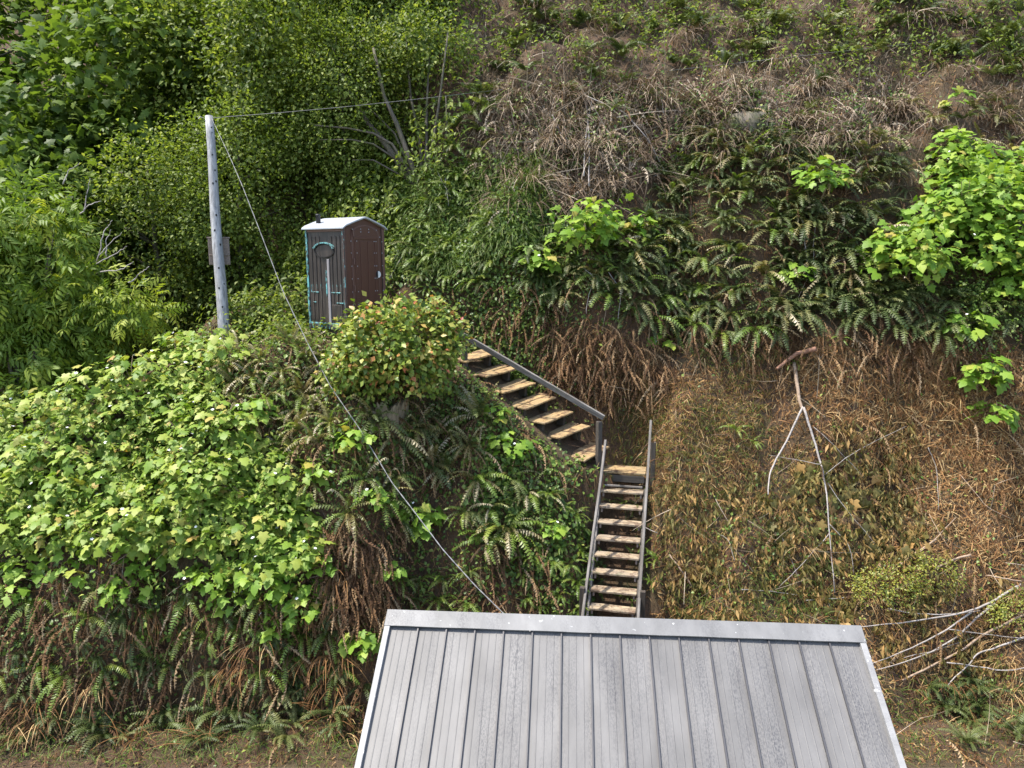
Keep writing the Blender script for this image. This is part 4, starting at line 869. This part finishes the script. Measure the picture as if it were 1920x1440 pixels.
# ------------------------------------------------------------------ berry shrubs: stems, leaves, white flowers
BL = [npmesh('leaf', *palmate(s), M['berry'], np.zeros(15)) for s in range(12)]; BLP = [npmesh('leaf', *palmate(s), M['berrypale'], np.zeros(15)) for s in range(12)]
pet = MB()
for k in range(5):
    a = k*1.2566; c_, s_ = math.cos(a), math.sin(a)
    pet.add([(0,0,0), (.6*c_-.35*s_, .6*s_+.35*c_, .12), (c_, s_, .08), (.6*c_+.35*s_, .6*s_-.35*c_, .12)], [(0,3,2,1)])
fl0 = pet.build('flower', M['petal']); FLM = fl0.data; bpy.data.objects.remove(fl0)
def shrub(pos, rad, hgt, nleaf, label, group, lsize=(.08,.25), lean=(0,-.25,0), flowers=1, name='berry_shrub', shell=.55, zlow=-.15, face=.10, pool=None):
    pool = pool or BL
    root = empty(name, pos, label, 'shrub', group); lean = np.array(lean, float)
    for k in range(max(2, nleaf//18)):
        a = RP.uniform(0, 6.28); e = np.array([math.cos(a)*rad*.6, math.sin(a)*rad*.6, hgt*RP.uniform(.55,.9)])+lean*hgt
        mid = e*.5+np.array([RP.uniform(-.06,.06), RP.uniform(-.06,.06), hgt*.1])
        mb = MB().tube([(0,0,-.1), mid*.5, mid, e], [.014,.011,.009,.005], 5); o = mb.build('stem', M['stem'], None, True); o.parent = root
    for k in range(nleaf+flowers):
        a = RP.uniform(0, 6.28); zz = RP.uniform(zlow, 1); rr_ = math.sqrt(max(0, 1-max(zz,0)**2)); q = RP.uniform(shell, 1)
        off = np.array([math.cos(a)*rr_*rad*q, math.sin(a)*rr_*rad*q, hgt*(.35+.65*zz*q)]); off += lean*(.4+.6*max(zz,0))*hgt
        if pos[2]+off[2] < float(Hq(np.array([pos[0]+off[0]]), np.array([pos[1]+off[1]]))[0])+.04:
            off[1] = -abs(off[1])-.1; off[2] += .12
        isf = k >= nleaf
        outd = np.array([math.cos(a), math.sin(a)-.35, 0]); outd /= np.linalg.norm(outd)+1e-6
        d = outd*RP.uniform(.6,1)+np.array([RP.gauss(0,.3), RP.gauss(0,.3), -RP.uniform(.0,.6)]); u = np.array([0,-face,1])+outd*(.2+face)+np.array([RP.gauss(0,.34), RP.gauss(0,.34), 0])
        o = bpy.data.objects.new('flower' if isf else 'leaf', FLM if isf else RP.choice(pool)); COL.objects.link(o); o.parent = root
        s = RP.uniform(.028,.038) if isf else RP.uniform(*lsize)*(1-.25*max(0,zz)*RP.random())
        m4 = frame_mat(off*(1.06 if isf else 1), Vector(d), Vector(u)); m4 = m4@Matrix.Scale(s, 4); o.matrix_basis = m4
    return root
A = [(-120,790),(60,770),(200,720),(290,640),(420,640),(440,700),(420,760),(540,880),(600,950),(600,1060),(480,1090),(330,1050),(-120,1030)]
pts = []
for p in scatter(A, 1400, RG):
    if all(np.linalg.norm(p-q) > .52 for q in pts): pts.append(p)
pts = pts[:70]
for p in pts:
    up_ = p[1] > 15.2
    wlab, wgrp = (('pale berry shrub along the top edge of the thicket near the pole', 'berry thicket top edge') if up_ else ('yellow green berry shrub at the lower rim of the thicket over the brown fern bank', 'berry thicket lower rim') if p[1] < 13.75 else
        ('yellow green berry shrub in the thicket nearest the frame edge', 'berry thicket frame edge') if p[0] < -7.6 else ('yellow green berry shrub on the thicket side facing the bronze ferns', 'berry thicket fern side') if p[0] > -5.4 else ('yellow green berry shrub in the heart of the thicket below the pole', 'berry thicket heart'))
    shrub(p, RP.uniform(.5,.72), RP.uniform(.55,.85), 58, wlab, wgrp, flowers=2, pool=BLP)
NB = len(pts)
SHF = []
for i, (px_, py_, r_, h_, n_, lab) in enumerate([
    (1690,500,1.05,1.3,125,'large bright berry shrub, lowest mound of the tall clump by the ferns'),
    (1800,420,1.05,1.5,140,'tall bright berry shrub in the middle of the frame-edge clump'),
    (1905,440,1.05,1.6,130,'bright berry shrub cut by the frame edge beside the tallest one'),
    (1780,335,.7,1.1,80,'narrow berry shrub forming the peak of the tall clump'),
    (1890,330,.5,.9,44,'thin berry sapling behind the tall clump in dry grass'),
    (1905,545,.95,1.1,95,'low bright berry shrub at the frame edge over hanging ferns'),
    (1745,430,.9,1.3,110,'bright berry shrub between the lowest mound and the peak of the tall clump'),
    (1860,385,.9,1.3,110,'bright berry shrub on the shoulder right of the peak of the tall clump'),
    (1860,490,.9,1.2,110,'bright berry shrub low in the middle of the tall clump'),
    (1640,470,.5,.8,50,'side branch of berry leaves reaching from the tall clump toward the umbrella plant'),
    (1830,300,.6,.9,70,'berry sapling filling the gap right of the peak of the tall clump'),
    (1915,300,.6,.9,60,'berry sapling at the frame edge level with the peak of the tall clump'),
    (1772,275,.5,.8,60,'topmost berry sapling above the peak of the tall clump'),
    (1800,640,.5,.7,46,'berry plant between the tall clump and the dangling plant'),
    (1520,425,.72,1.5,66,'umbrella shaped berry plant on bare stalks above dark ferns'),
    (1495,535,.42,.6,30,'small berry plant beneath the umbrella shaped one'),
    (1100,470,.95,1.0,90,'broad low berry shrub overhanging the bank above the stairs'),
    (1195,450,.42,.65,28,'small berry shrub at the end of the broad low shrub'),
    (1005,530,.55,.7,46,'trailing berry shrub beneath the broad low shrub above the stairs'),
    (1240,655,.26,.32,11,'little lone berry plant under hanging fern fronds'),
    (1830,740,.52,.95,64,'berry plant dangling on the brown slope below the tall clump'),
    (1855,800,.42,.5,28,'lower trailing berry plant on the brown slope at the edge'),
    (955,860,.5,.65,44,'berry shrub beside the plank steps'),
    (935,790,.3,.4,14,'small berry plant against the middle plank steps'),
    (665,850,.45,.6,40,'pale green berry plant crossed by the service cable'),
    (790,1015,.46,.7,52,'bright berry shrub overhanging the cable above the roof'),
    (575,1160,.6,.8,62,'bright berry shrub hanging low on the fern bank left of the roof'),
    (685,1230,.45,.65,38,'berry plant beside the left end of the ridge cap'),
    (730,1090,.36,.5,18,'dark leaved berry plant on the root curtain above the ridge'),
    (440,1150,.4,.6,22,'berry shrub trailing from the lower edge of the thicket'),
    (30,1120,.3,.4,10,'few leaved berry plant at the lower frame edge of the fern bank'),
    (150,1090,.4,.5,20,'berry plant under the thicket edge among dead twigs'),
    (285,1080,.4,.5,20,'berry plant hanging below the middle of the thicket edge'),
    (1790,215,.3,.7,16,'upright leafy sapling in thatch above the tall clump'),
    (480,790,.4,.55,22,'solitary berry plant among bronze ferns'),
    (600,900,.4,.5,20,'berry plant at the uphill corner of the thicket'),
    (500,1110,.5,.7,44,'berry shrub hanging low beneath the right end of the thicket'),
    (400,1120,.5,.6,40,'berry shrub hanging low beneath the middle of the thicket'),
    (545,1070,.5,.6,40,'berry shrub at the lowest corner of the thicket beside the root curtain'),
    (60,1075,.5,.5,36,'berry shrub drooping from the thicket near the frame edge'),
    (250,1130,.45,.5,34,'berry shrub trailing down the brown bank under the thicket centre'),
    (600,1090,.45,.6,36,'berry shrub against the root curtain above the low bright one'),
    (520,1200,.35,.4,20,'small berry plant near the bottom of the fern bank'),
    (1040,1010,.3,.4,16,'small leafy plant left of the lower stair rail'),
    (700,960,.4,.5,26,'berry plant on the shaggy fern bank beside the cable'),
    (545,1010,.4,.6,24,'berry plant draping over the right edge of the thicket')]):
    big = i < 22
    hp = hit1(px_, py_+(35 if i < 13 else 0)); cr_ = hp+np.array([0,-.35*h_,h_*.55])
    pass
    rt_ = shrub(hp, r_, h_, n_, lab, None, (.19,.29) if big else (.16,.25), (0,-.35,0), 3 if n_ > 40 else 1, zlow=(.45 if i == 14 else -.3), face=.28)
    if n_ >= 80: SHF.append((rt_, cr_, r_, h_))

# leafy understorey that closes the thicket
P_ = [cover(A, 5200, palmate(3), (.10,.20), (.05,.42), .5, 1.0, RG), cover(A, 3200, leaf4(.5,.1,.1), (.06,.13), (.35,.85), .3, 1.0, RG, 12)]
stuff('berry_undergrowth', P_, M['berrypale'], 'lower leaves filling the berry thicket')

# ------------------------------------------------------------------ red-tipped evergreen bush on its stump
def blob_leaves(c, rad, n, tmpl, size, nclump, csize, down=.25, shell=(.75,1.0), zmin=-.6, rng=RG, face=(0,-.25,.6)):
    """clumped leaves through an ellipsoid; returns arrays"""
    a = rng.normal(size=(nclump*4, 3)); a /= np.linalg.norm(a, axis=1)[:, None]; a = a[a[:, 2] > zmin][:nclump]
    cc = np.array(c)+a*np.array(rad)*rng.uniform(shell[0], shell[1], len(a))[:, None]; i = rng.integers(0, len(a), n)
    p = cc[i]+rng.normal(size=(n, 3))*csize; o = (p-np.array(c))/np.array(rad); o /= np.linalg.norm(o, axis=1)[:, None]
    d = o*.7+rng.normal(size=(n, 3))*.6; d[:, 2] -= down; u = o*.7+np.array(face)+rng.normal(size=(n, 3))*.35
    return spread(*tmpl, p, frames(d, u), rng.uniform(size[0], size[1], n)[:, None], np.clip(rng.uniform(0,1,len(a))[i]*.45+rng.uniform(0,.55,n), 0, .999))
def bpart(name, arrs, mat, root, kind='stuff'):
    V = np.concatenate([a[0] for a in arrs]); k = 0; Fs = []
    for a in arrs: Fs.append(a[1]+k); k += len(a[0])
    o = link(name, npmesh(name, V, np.concatenate(Fs), mat, np.concatenate([a[2] for a in arrs])), root)
    if kind: o['kind'] = kind
    return o
for rt_, cr_, r_, h_ in SHF: bpart('inner_foliage', [blob_leaves(cr_, (r_*.85, r_*.8, h_*.6), 170, palmate(5), (.12,.22), 60, .12, .35, (.4,1.0), -.9, RG, (0,-.35,.8))], M['berry'], rt_)
bc = P(742, 652, 15.0); bb = hit1(735, 735)
bush = empty('evergreen_bush', bb, 'rounded evergreen bush with red and yellow tipped leaves before the outhouse', 'bush')
lf = leaf4(.68,.08,.06)
bpart('foliage', [blob_leaves(bc, (1.18,.85,.92), 3600, lf, (.10,.17), 150, .13), blob_leaves(bc+np.array([-.75,-.1,-.35]), (.75,.6,.62), 1500, lf, (.09,.14), 60, .12), blob_leaves(bc+np.array([.55,.1,.15]), (.8,.6,.75), 1500, lf, (.09,.14), 60, .12),
                  blob_leaves(bc+np.array([-.05,0,-.6]), (1.2,.6,.45), 1200, lf, (.09,.14), 60, .12)], M['salal'], bush)
for k in range(7):
    e = bc+np.array([RP.uniform(-.9,.9), RP.uniform(-.4,.4), RP.uniform(0,.6)]); s0 = bb+np.array([RP.uniform(-.2,.2), .1, 0])
    MB().tube([s0, s0*.6+e*.4+np.array([0,0,.15]), e], [.03,.02,.008], 6).build('stem', M['stem'], bush, True)
# stump
sp_ = hit1(716, 800); sp_ = sp_+np.array([0,.22,-.42]); mb = MB(); n = 64; vs = []; zs = np.linspace(-.2, .8, 12); fl_ = RG.uniform(-1, 1, n)
for i, z_ in enumerate(zs):
    r_ = .46+.16*max(0, .25-z_)
    for j in range(n):
        t = 6.283*j/n; rr_ = r_*(1+.10*math.sin(j*.59+1)+.075*fl_[j]+.03*RP.uniform(-1,1)); vs.append((rr_*math.cos(t), rr_*math.sin(t), z_+(.10*fl_[(j*7) % n]*(z_ > .6))))
vs.append((0, 0, .62)); k_ = len(zs)
fs = [(i*n+j, i*n+(j+1) % n, (i+1)*n+(j+1) % n, (i+1)*n+j) for i in range(k_-1) for j in range(n)]+[((k_-1)*n+j, (k_-1)*n+(j+1) % n, k_*n) for j in range(n)]
st_ = mb.add(vs, fs).build('tree_stump', M['stump'], None, False); st_.location = V3(sp_); tag(st_, 'pale rotting stump under the red-tipped bush', 'stump')
# mossy root mass in the thatch
rp_ = hit1(1405, 250); mb = MB(); vs = []; n = 20
for i, (z_, r_) in enumerate(((-.55,.30),(-.2,.42),(.15,.45),(.38,.36),(.46,.16))):
    for j in range(n):
        t = 6.283*j/n; rr_ = r_*(1+.14*math.sin(j*2.1+i)+.08*math.sin(j*4.7)); vs.append((rr_*math.cos(t)*1.2, rr_*math.sin(t)*.8, z_+.04*math.sin(j*2.9)))
fs = [(i*n+j, i*n+(j+1) % n, (i+1)*n+(j+1) % n, (i+1)*n+j) for i in range(4) for j in range(n)]+[tuple(4*n+j for j in range(n))]
o = mb.add(vs, fs).build('rotten_stump', M['bark'], None, True); o.location = V3(rp_); tag(o, 'mossy rotten stump jutting from the thatch at the top of the bank', 'stump')

# ------------------------------------------------------------------ elderberry-like tree at the frame edge
elf = leaf4(.30,.06,.14); parts_ = []
for k in range(3):
    x_ = .2+.28*k
    for s_ in (1, -1): parts_.append(xf(*elf, (x_,0,-.10*x_), (.6, s_*.75, -.45), (0,0,1), .62))
parts_.append(xf(*elf, (1.0,0,-.12), (1,0,-.55), (0,0,1), .62)); cmp_ = merge(parts_)
et = P(40, 760, 17.2); et[2] = H(et[0], et[1])
el = empty('elder_tree', et, 'leafy elder tree with drooping yellow green leaflets at the left frame edge', 'tree')
ec = P(55, 505, 17.1)
bpart('crown', [blob_leaves(ec, (1.55,1.3,2.0), 1000, cmp_, (.26,.42), 90, .22, .55, (.55,1.0), -.8), blob_leaves(ec+np.array([-1.3,.2,.3]), (1.5,1.2,1.9), 560, cmp_, (.26,.42), 50, .22, .55, (.5,1.0), -.8), blob_leaves(ec+np.array([.9,-.1,-1.3]), (1.2,.9,1.0), 420, cmp_, (.26,.4), 40, .2, .55, (.5,1.0), -.8), blob_leaves(ec+np.array([-.2,-.3,-2.1]), (1.9,.8,1.1), 620, cmp_, (.26,.4), 60, .2, .55, (.5,1.0), -.8), blob_leaves(ec+np.array([-1.9,-.2,-1.5]), (1.3,.8,1.4), 360, cmp_, (.26,.4), 40, .2, .55, (.5,1.0), -.8)], M['elder'], el)
for k in range(6):
    e = ec+np.array([RP.uniform(-1.2,1.2), RP.uniform(-.6,.6), RP.uniform(-.4,1.5)]); MB().tube([et-up*.1, et*.5+e*.5+np.array([RP.uniform(-.2,.2),0,.1]), e], [.07,.045,.015], 7).build('trunk' if k == 0 else 'limb', M['bark'], el, True)
# pale willow-like spray right of it
wsh = hit1(250, 640); wl2 = empty('pale_bush', wsh, 'silvery pale bush between the elder and the berry thicket', 'bush')
bpart('foliage', [blob_leaves(P(240,585,16.9), (.7,.5,.55), 300, cmp_, (.2,.32), 36, .18, .5)], M['elder'], wl2)
MB().tube([wsh, P(245,600,16.9), P(240,560,16.9)], [.03,.02,.008], 6).build('stem', M['stem'], wl2, True)

# ------------------------------------------------------------------ woodland behind
al = leaf2(.66,.16); ml = palmate(1)
def crown_mesh(seed, R_, Hc, n, tmpl, size, mat, nc):
    rng = np.random.default_rng(seed)
    a = [blob_leaves((0,0,Hc*.55), (R_, R_, Hc*.52), int(n*.6), tmpl, size, nc, .26, .25, (.55,1.0), -.95, rng, (0,-.1,.7))]
    for k in range(4):
        t = rng.uniform(0, 6.28); c = (math.cos(t)*R_*.6, math.sin(t)*R_*.6, Hc*rng.uniform(.25,.85)); a.append(blob_leaves(c, (R_*.6, R_*.6, Hc*.22), int(n*.1), tmpl, size, nc//5, .22, .25, (.5,1.0), -.9, rng, (0,-.1,.7)))
    V = np.concatenate([x[0] for x in a]); k = 0; Fs = []
    for x in a: Fs.append(x[1]+k); k += len(x[0])
    return npmesh('crown', V, np.concatenate(Fs), mat, np.concatenate([x[2] for x in a]))
CR = [crown_mesh(50+i, 2.5, 6.5, 15000, al, (.09,.16), M['alder'], 330) for i in range(3)]+[crown_mesh(60, 2.6, 6.5, 5200, ml, (.16,.26), M['mapleleaf'], 260)]
def trunk_mesh(seed, Hc):
    r = random.Random(seed); mb = MB(); k = [np.array([0,0,-.4])]
    for i in range(7): k.append(k[-1]+np.array([r.uniform(-.14,.14), r.uniform(-.14,.14), Hc*.9/7]))
    mb.tube(k, np.linspace(.15,.03,8), 8)
    for i in range(2, 7):
        for _ in range(2):
            a = r.uniform(0, 6.28); e = k[i]+np.array([math.cos(a)*1.5, math.sin(a)*1.5, .8]); mb.tube([k[i], (k[i]+e)/2+np.array([0,0,.1]), e], [.05,.035,.01], 5)
    return mb
TRm = []
for i in range(3):
    o = trunk_mesh(i, 6.5).build('trunk', M['bark'], None, True); TRm.append(o.data); bpy.data.objects.remove(o)
trees = [  # x, y, scale, crown, label
 (-15.5,22.0,1.15,3,'broad leaved maple filling the shaded upper corner of the frame'),
 (-12.6,20.8,.95,3,'dark maple directly behind the elder tree'),
 (-11.6,24.5,1.25,3,'tall shaded maple rising behind the dark maple'),
 (-9.9,21.3,.92,0,'small leaved alder just left of the pole'),
 (-8.6,24.0,1.2,1,'tall alder behind the one left of the pole'),
 (-7.6,20.9,.82,2,'short glittering alder straight behind the pole'),
 (-6.2,22.6,1.08,0,'glossy alder between pole and outhouse'),
 (-5.2,25.2,1.25,1,'tall alder high above the outhouse'),
 (-4.6,21.2,.72,2,'low alder overhanging the back of the outhouse'),
 (-3.6,23.6,.95,1,'alder crown touching the many-stemmed tree'),
 (-13.8,28.5,1.5,1,'far alder at the top of the wooded corner'),
 (-9.5,29.0,1.55,2,'far alder high above the pole'),
 (-5.0,30.0,1.55,0,'far alder behind the tall alder above the outhouse'),
 (-1.6,27.0,1.2,1,'alder on the crest beyond the many-stemmed tree'),
 (-21.5,22.5,1.3,3,'maple beyond the frame edge'),
 (-18.5,26.0,1.4,3,'maple at the very edge of the woodland'),
]
for i, (x_, y_, s_, c_, lab) in enumerate(trees):
    z_ = float(H(np.array([x_]), np.array([y_]))[0]); t = empty('maple_tree' if c_ == 3 else 'alder_tree', (x_, y_, z_), lab, 'tree', 'woodland trees')
    for nm, me_ in (('trunk', TRm[i % 3]), ('crown', CR[c_])):
        o = bpy.data.objects.new(nm, me_); COL.objects.link(o); o.parent = t; o.scale = (s_, s_, s_*(1.0 if nm == 'trunk' else 1.0)); o.rotation_euler = (0, 0, i*1.3); o.location = (0, 0, -.5*s_ if nm == 'crown' else 0)
        if nm == 'crown': o['kind'] = 'stuff'
# many-stemmed mossy tree
vb = hit1(785, 345); Dv = np.linalg.norm(vb-CAM)/np.linalg.norm(ray(785, 345))
vm = empty('many_stemmed_tree', vb, 'mossy many-stemmed tree fanning up from the slope behind the outhouse', 'tree')
def spx(pts, dd=0): return [P(x, y, Dv+dd*k/len(pts)) for k, (x, y) in enumerate(pts)]
for pts_, r_ in (([(775,350),(745,300),(715,260),(690,230),(655,170),(620,80)], .10), ([(785,345),(765,290),(745,235),(720,180),(700,90)], .085), ([(790,345),(790,280),(780,230),(770,180),(760,60)], .06), ([(795,345),(800,270),(800,200),(805,100)], .05), ([(798,345),(815,250),(825,180),(840,60)], .05),
    ([(780,345),(760,310),(735,270),(700,250),(650,240),(590,235)], .045), ([(745,300),(700,270),(660,262),(600,262)], .03), ([(770,320),(740,250),(690,200),(640,190)], .035), ([(800,350),(830,300),(838,240),(836,180)], .03), ([(772,340),(700,300),(660,300)], .025)):
    q = spx(pts_, RP.uniform(-.6,.9)); MB().tube(q, np.linspace(r_, r_*.4, len(q)), 7).build('stem', M['bark'], vm, True)
bpart('crown', [blob_leaves(P(660,150,Dv+.5), (2.0,1.2,1.5), 4500, al, (.08,.14), 120, .25, .25, (.3,1)), blob_leaves(P(800,90,Dv+.5), (1.5,1.2,1.1), 2600, al, (.08,.14), 80, .25, .25, (.3,1)), blob_leaves(P(590,290,Dv+.8), (1.6,1.0,1.2), 3000, al, (.08,.14), 80, .25, .25, (.3,1))], M['alder'], vm)

# ------------------------------------------------------------------ dead branches and sticks
def stick(pts, r0, r1, mat, name, label, cat='branch', lift=.14, group=None, twigs=0, parent=None):
    px_ = [p[0] for p in pts]; py_ = [p[1] for p in pts]; s = np.linspace(0, 1, 4*len(pts)); q = np.linspace(0, 1, len(pts))
    X = np.interp(s, q, px_); Y = np.interp(s, q, py_); h = hit(X, Y); D = np.linalg.norm(h-CAM, axis=1)/np.linalg.norm(ray(X, Y), axis=1)-lift
    fit = np.polyfit(s, D, 2 if len(pts) > 2 else 1); Ds = np.polyval(fit, s); Ds = Ds - max(0, np.percentile(Ds-D, 85)); k = len(s)
    q = np.array([P(x, y, d) for x, y, d in zip(X, Y, Ds)]); q[1:-1] = (q[:-2]+2*q[1:-1]+q[2:])/4; jit = np.cumsum(RG.normal(size=(k,3))*.006, 0); q = q+jit
    o = MB().tube(q, np.linspace(r0, r1, k), 6).build(name, mat, parent, True)
    if label: tag(o, label, cat, group)
    return q
lq = hit1(1495, 680)
fb = empty('forked_branch', lq, 'bleached forked branch hanging down the brown slope from a cut limb', 'branch')
stick([(1489,680),(1492,705),(1500,745),(1506,765)], .045, .035, M['tanstick'], 'limb', None, lift=.2, parent=fb)
stick([(1506,763),(1475,830),(1445,885),(1440,930)], .026, .012, M['bleached'], 'fork', None, lift=.2, parent=fb)
stick([(1506,763),(1527,830),(1543,885),(1550,960),(1562,1110)], .030, .008, M['bleached'], 'fork', None, lift=.2, parent=fb)
for t_ in ([(1525,800),(1560,830),(1620,895)], [(1545,890),(1600,850),(1700,800)], [(1540,870),(1480,860),(1440,855)], [(1548,900),(1590,960),(1640,1020)], [(1555,1000),(1500,1060),(1460,1100)], [(1552,980),(1590,1020),(1598,1080)]):
    stick(t_, .008, .004, M['bleached'], 'twig', None, lift=.2, parent=fb)
stick([(1456,692),(1470,682),(1496,661),(1530,650)], .032, .055, M['limb'], 'cut_limb', 'reddish brown sawn limb lying under the hanging ferns', lift=.34)
for pts_, r0, r1, mt, lab in (
    ([(1960,1070),(1920,1092),(1865,1127),(1820,1147),(1700,1170),(1612,1178)], .045, .012, 'bleached', 'thickest bleached branch of the pile, tapering toward the gable'),
    ([(1866,1130),(1825,1162),(1795,1192),(1735,1227),(1640,1255)], .034, .012, 'bleached', 'curved bleached branch of the pile just under the thickest'),
    ([(1820,1148),(1775,1177),(1710,1212),(1630,1246)], .028, .010, 'bleached', 'slender bleached branch reaching the roof corner'),
    ([(1935,1145),(1905,1160),(1850,1190),(1797,1227),(1700,1275)], .040, .026, 'tanstick', 'straight tan pole across the branch pile'),
    ([(1960,1185),(1920,1197),(1875,1212),(1832,1227),(1815,1247),(1770,1290)], .032, .014, 'bleached', 'crooked bleached branch at the frame edge below the tan pole'),
    ([(1775,1242),(1840,1250),(1885,1255),(1960,1245)], .020, .016, 'bleached', 'lowest bleached branch of the pile lying almost level'),
    ([(1665,1140),(1715,1149),(1772,1152),(1838,1147)], .018, .016, 'bleached', 'level grey stick touching the thickest branch'),
    ([(1755,1066),(1785,1052),(1822,1040)], .026, .034, 'tanstick', 'short pinkish broken stick above the branch pile'),
    ([(1672,1072),(1715,1040),(1762,1008)], .016, .026, 'tanstick', 'dry tan stem slanting through the wilted leaves'),
    ([(1680,1060),(1730,1030),(1790,970)], .012, .010, 'tanstick', 'thin dry stem beside the slanting tan stem'),
    ([(1512,1126),(1550,1121),(1592,1116)], .018, .012, 'bleached', 'short white stick over the ridge cap right of the stairs'),
    ([(1390,1105),(1440,1107),(1490,1113)], .012, .010, 'bleached', 'thin white stick nearest the lower stairs'),
    ([(1848,1080),(1880,1085),(1960,1095)], .022, .018, 'tanstick', 'brown stick leaving the frame above the thickest branch'),
    ([(1780,1180),(1850,1190),(1960,1200)], .014, .010, 'bleached', 'thin white stick crossing behind the tan pole'),
    ([(1690,1235),(1760,1215),(1830,1190)], .010, .006, 'bleached', 'wispy white twig between the curved branches'),
    ([(1255,1040),(1275,1065),(1300,1100)], .030, .022, 'tanstick', 'short brown root on the slope right of the lower stairs'),
    ([(1345,1000),(1365,1010),(1378,1050)], .008, .006, 'bleached', 'pale twig above the brown root'),
    ([(1440,975),(1465,1000),(1500,1090)], .008, .006, 'bleached', 'pale bent twig below the forked branch'),
    ([(1800,890),(1850,950),(1900,975)], .012, .008, 'tanstick', 'dry stem over the dark hollow at the frame edge'),
    ([(1740,840),(1760,880),(1765,960)], .010, .006, 'bleached', 'thin white twig beside the dark hollow')):
    stick(pts_, r0*.7, r1*.7, M[mt], 'stick' if r0 < .025 else 'branch', lab, 'stick' if r0 < .025 else 'branch', lift=.10)
for pts_, r0, lab in (([(1100,180),(1170,210),(1215,260),(1235,300)], .016, 'long arching dead stem across the thatch'), ([(1235,300),(1245,320),(1225,330)], .010, 'forked dead twig tip below the arching stem'), ([(1035,215),(1050,250),(1060,280)], .018, 'pale dead stalk in the thatch nearest the many-stemmed tree'),
    ([(1058,225),(1062,262),(1064,285)], .014, 'second pale dead stalk in the thatch'), ([(1095,330),(1098,260),(1108,190)], .022, 'upright grey dead trunk in the thatch'), ([(1104,350),(1106,270),(1100,180)], .018, 'thin grey trunk beside the upright dead one'), ([(1240,180),(1244,215),(1246,220)], .010, 'short grey twig by the moss mound'),
    ([(1090,500),(1115,520),(1100,560),(1098,590)], .010, 'bare grey branchlet under the broad berry shrub'), ([(1140,510),(1165,545),(1160,600)], .009, 'bare twig above the hanging fern fronds'), ([(1170,520),(1210,500),(1260,470)], .008, 'thin bare runner crossing the ferns'), ([(1515,520),(1512,470),(1505,415)], .016, 'bare stalk under the umbrella shaped plant'), ([(1528,520),(1525,460),(1535,400)], .012, 'second bare stalk under the umbrella shaped plant'),
    ([(1550,500),(1600,480),(1640,470)], .007, 'thin twig between umbrella plant and tall clump'), ([(755,480),(738,510),(722,535)], .014, 'bleached stick leaning on the outhouse corner'), ([(750,465),(735,490),(720,505)], .010, 'thin bleached stick above the leaning one'),
    ([(835,330),(838,360),(842,385)], .012, 'dead stalk at the foot of the many-stemmed tree'), ([(1233,1000),(1200,985),(1190,985)], .008, 'orange dead twig resting on the stair rail'), ([(820,320),(835,345),(850,365)], .010, 'leaning dead twig in the bright grass')):
    stick(pts_, r0, r0*.6, M['bleached'], 'dead_stalk', lab, 'stem', lift=.3)
# pale dead twigs standing out of the elder and the thicket
def airtwig(pts, D, r, lab, name='dead_twig'):
    q = np.array([P(x, y, D) for x, y in pts]); s = np.linspace(0, 1, 12); k = np.linspace(0, 1, len(q)); q = np.stack([np.interp(s, k, q[:, i]) for i in range(3)], 1)
    q[:, 1] += np.cumsum(RG.normal(size=12)*.02); q += RG.normal(size=q.shape)*.008; tag(MB().tube(q, np.linspace(r, r*.4, 12), 5).build(name, M['bleached'], None, True), lab, 'twig')
for pts_, lab in (([(150,402),(165,385),(188,376)], 'upper pale twig beside the elder crown'), ([(155,395),(162,365),(171,335)], 'upright pale twig at the elder crown top'), ([(120,345),(128,318),(150,305)], 'bent pale twig against the dark maple'), ([(185,480),(195,430),(210,412)], 'long pale twig curving from the elder side'), ([(180,490),(205,460),(230,435)], 'second long pale twig from the elder side'),
    ([(182,495),(220,475),(240,462)], 'level pale twig right of the elder'), ([(190,510),(230,505),(252,490)], 'lowest level pale twig right of the elder'), ([(240,530),(262,512),(278,500)], 'arched pale twig above the silvery bush'), ([(200,480),(196,450),(205,430)], 'short pale twig between the long ones')):
    airtwig(pts_, 15.9, .014, lab)
# yellowing small-leaved bushes
for px_, py_, n_, rx, lab in ((1660,1100,1500,.75,'small yellow leaved bush above the branch pile'), (1890,1150,900,.5,'yellow bush at the frame edge behind the thickest branch'), (1740,1080,700,.45,'sparse yellow green bush beside the pinkish stick')):
    b0 = hit1(px_, py_+20); t = empty('yellow_bush', b0, lab, 'bush', 'yellowing bushes'); c = b0+np.array([0,-.2,.25])
    bpart('foliage', [blob_leaves(c, (rx, .35, .38), n_, leaf2(.7,.1), (.035,.06), 60, .09)], M['yellowbush'], t)
    for k in range(4): MB().tube([b0, b0*.5+c*.5, c+np.array([RP.uniform(-rx,rx)*.7, -.1, RP.uniform(0,.25)])], [.012,.009,.004], 5).build('stem', M['stem'], t, True)
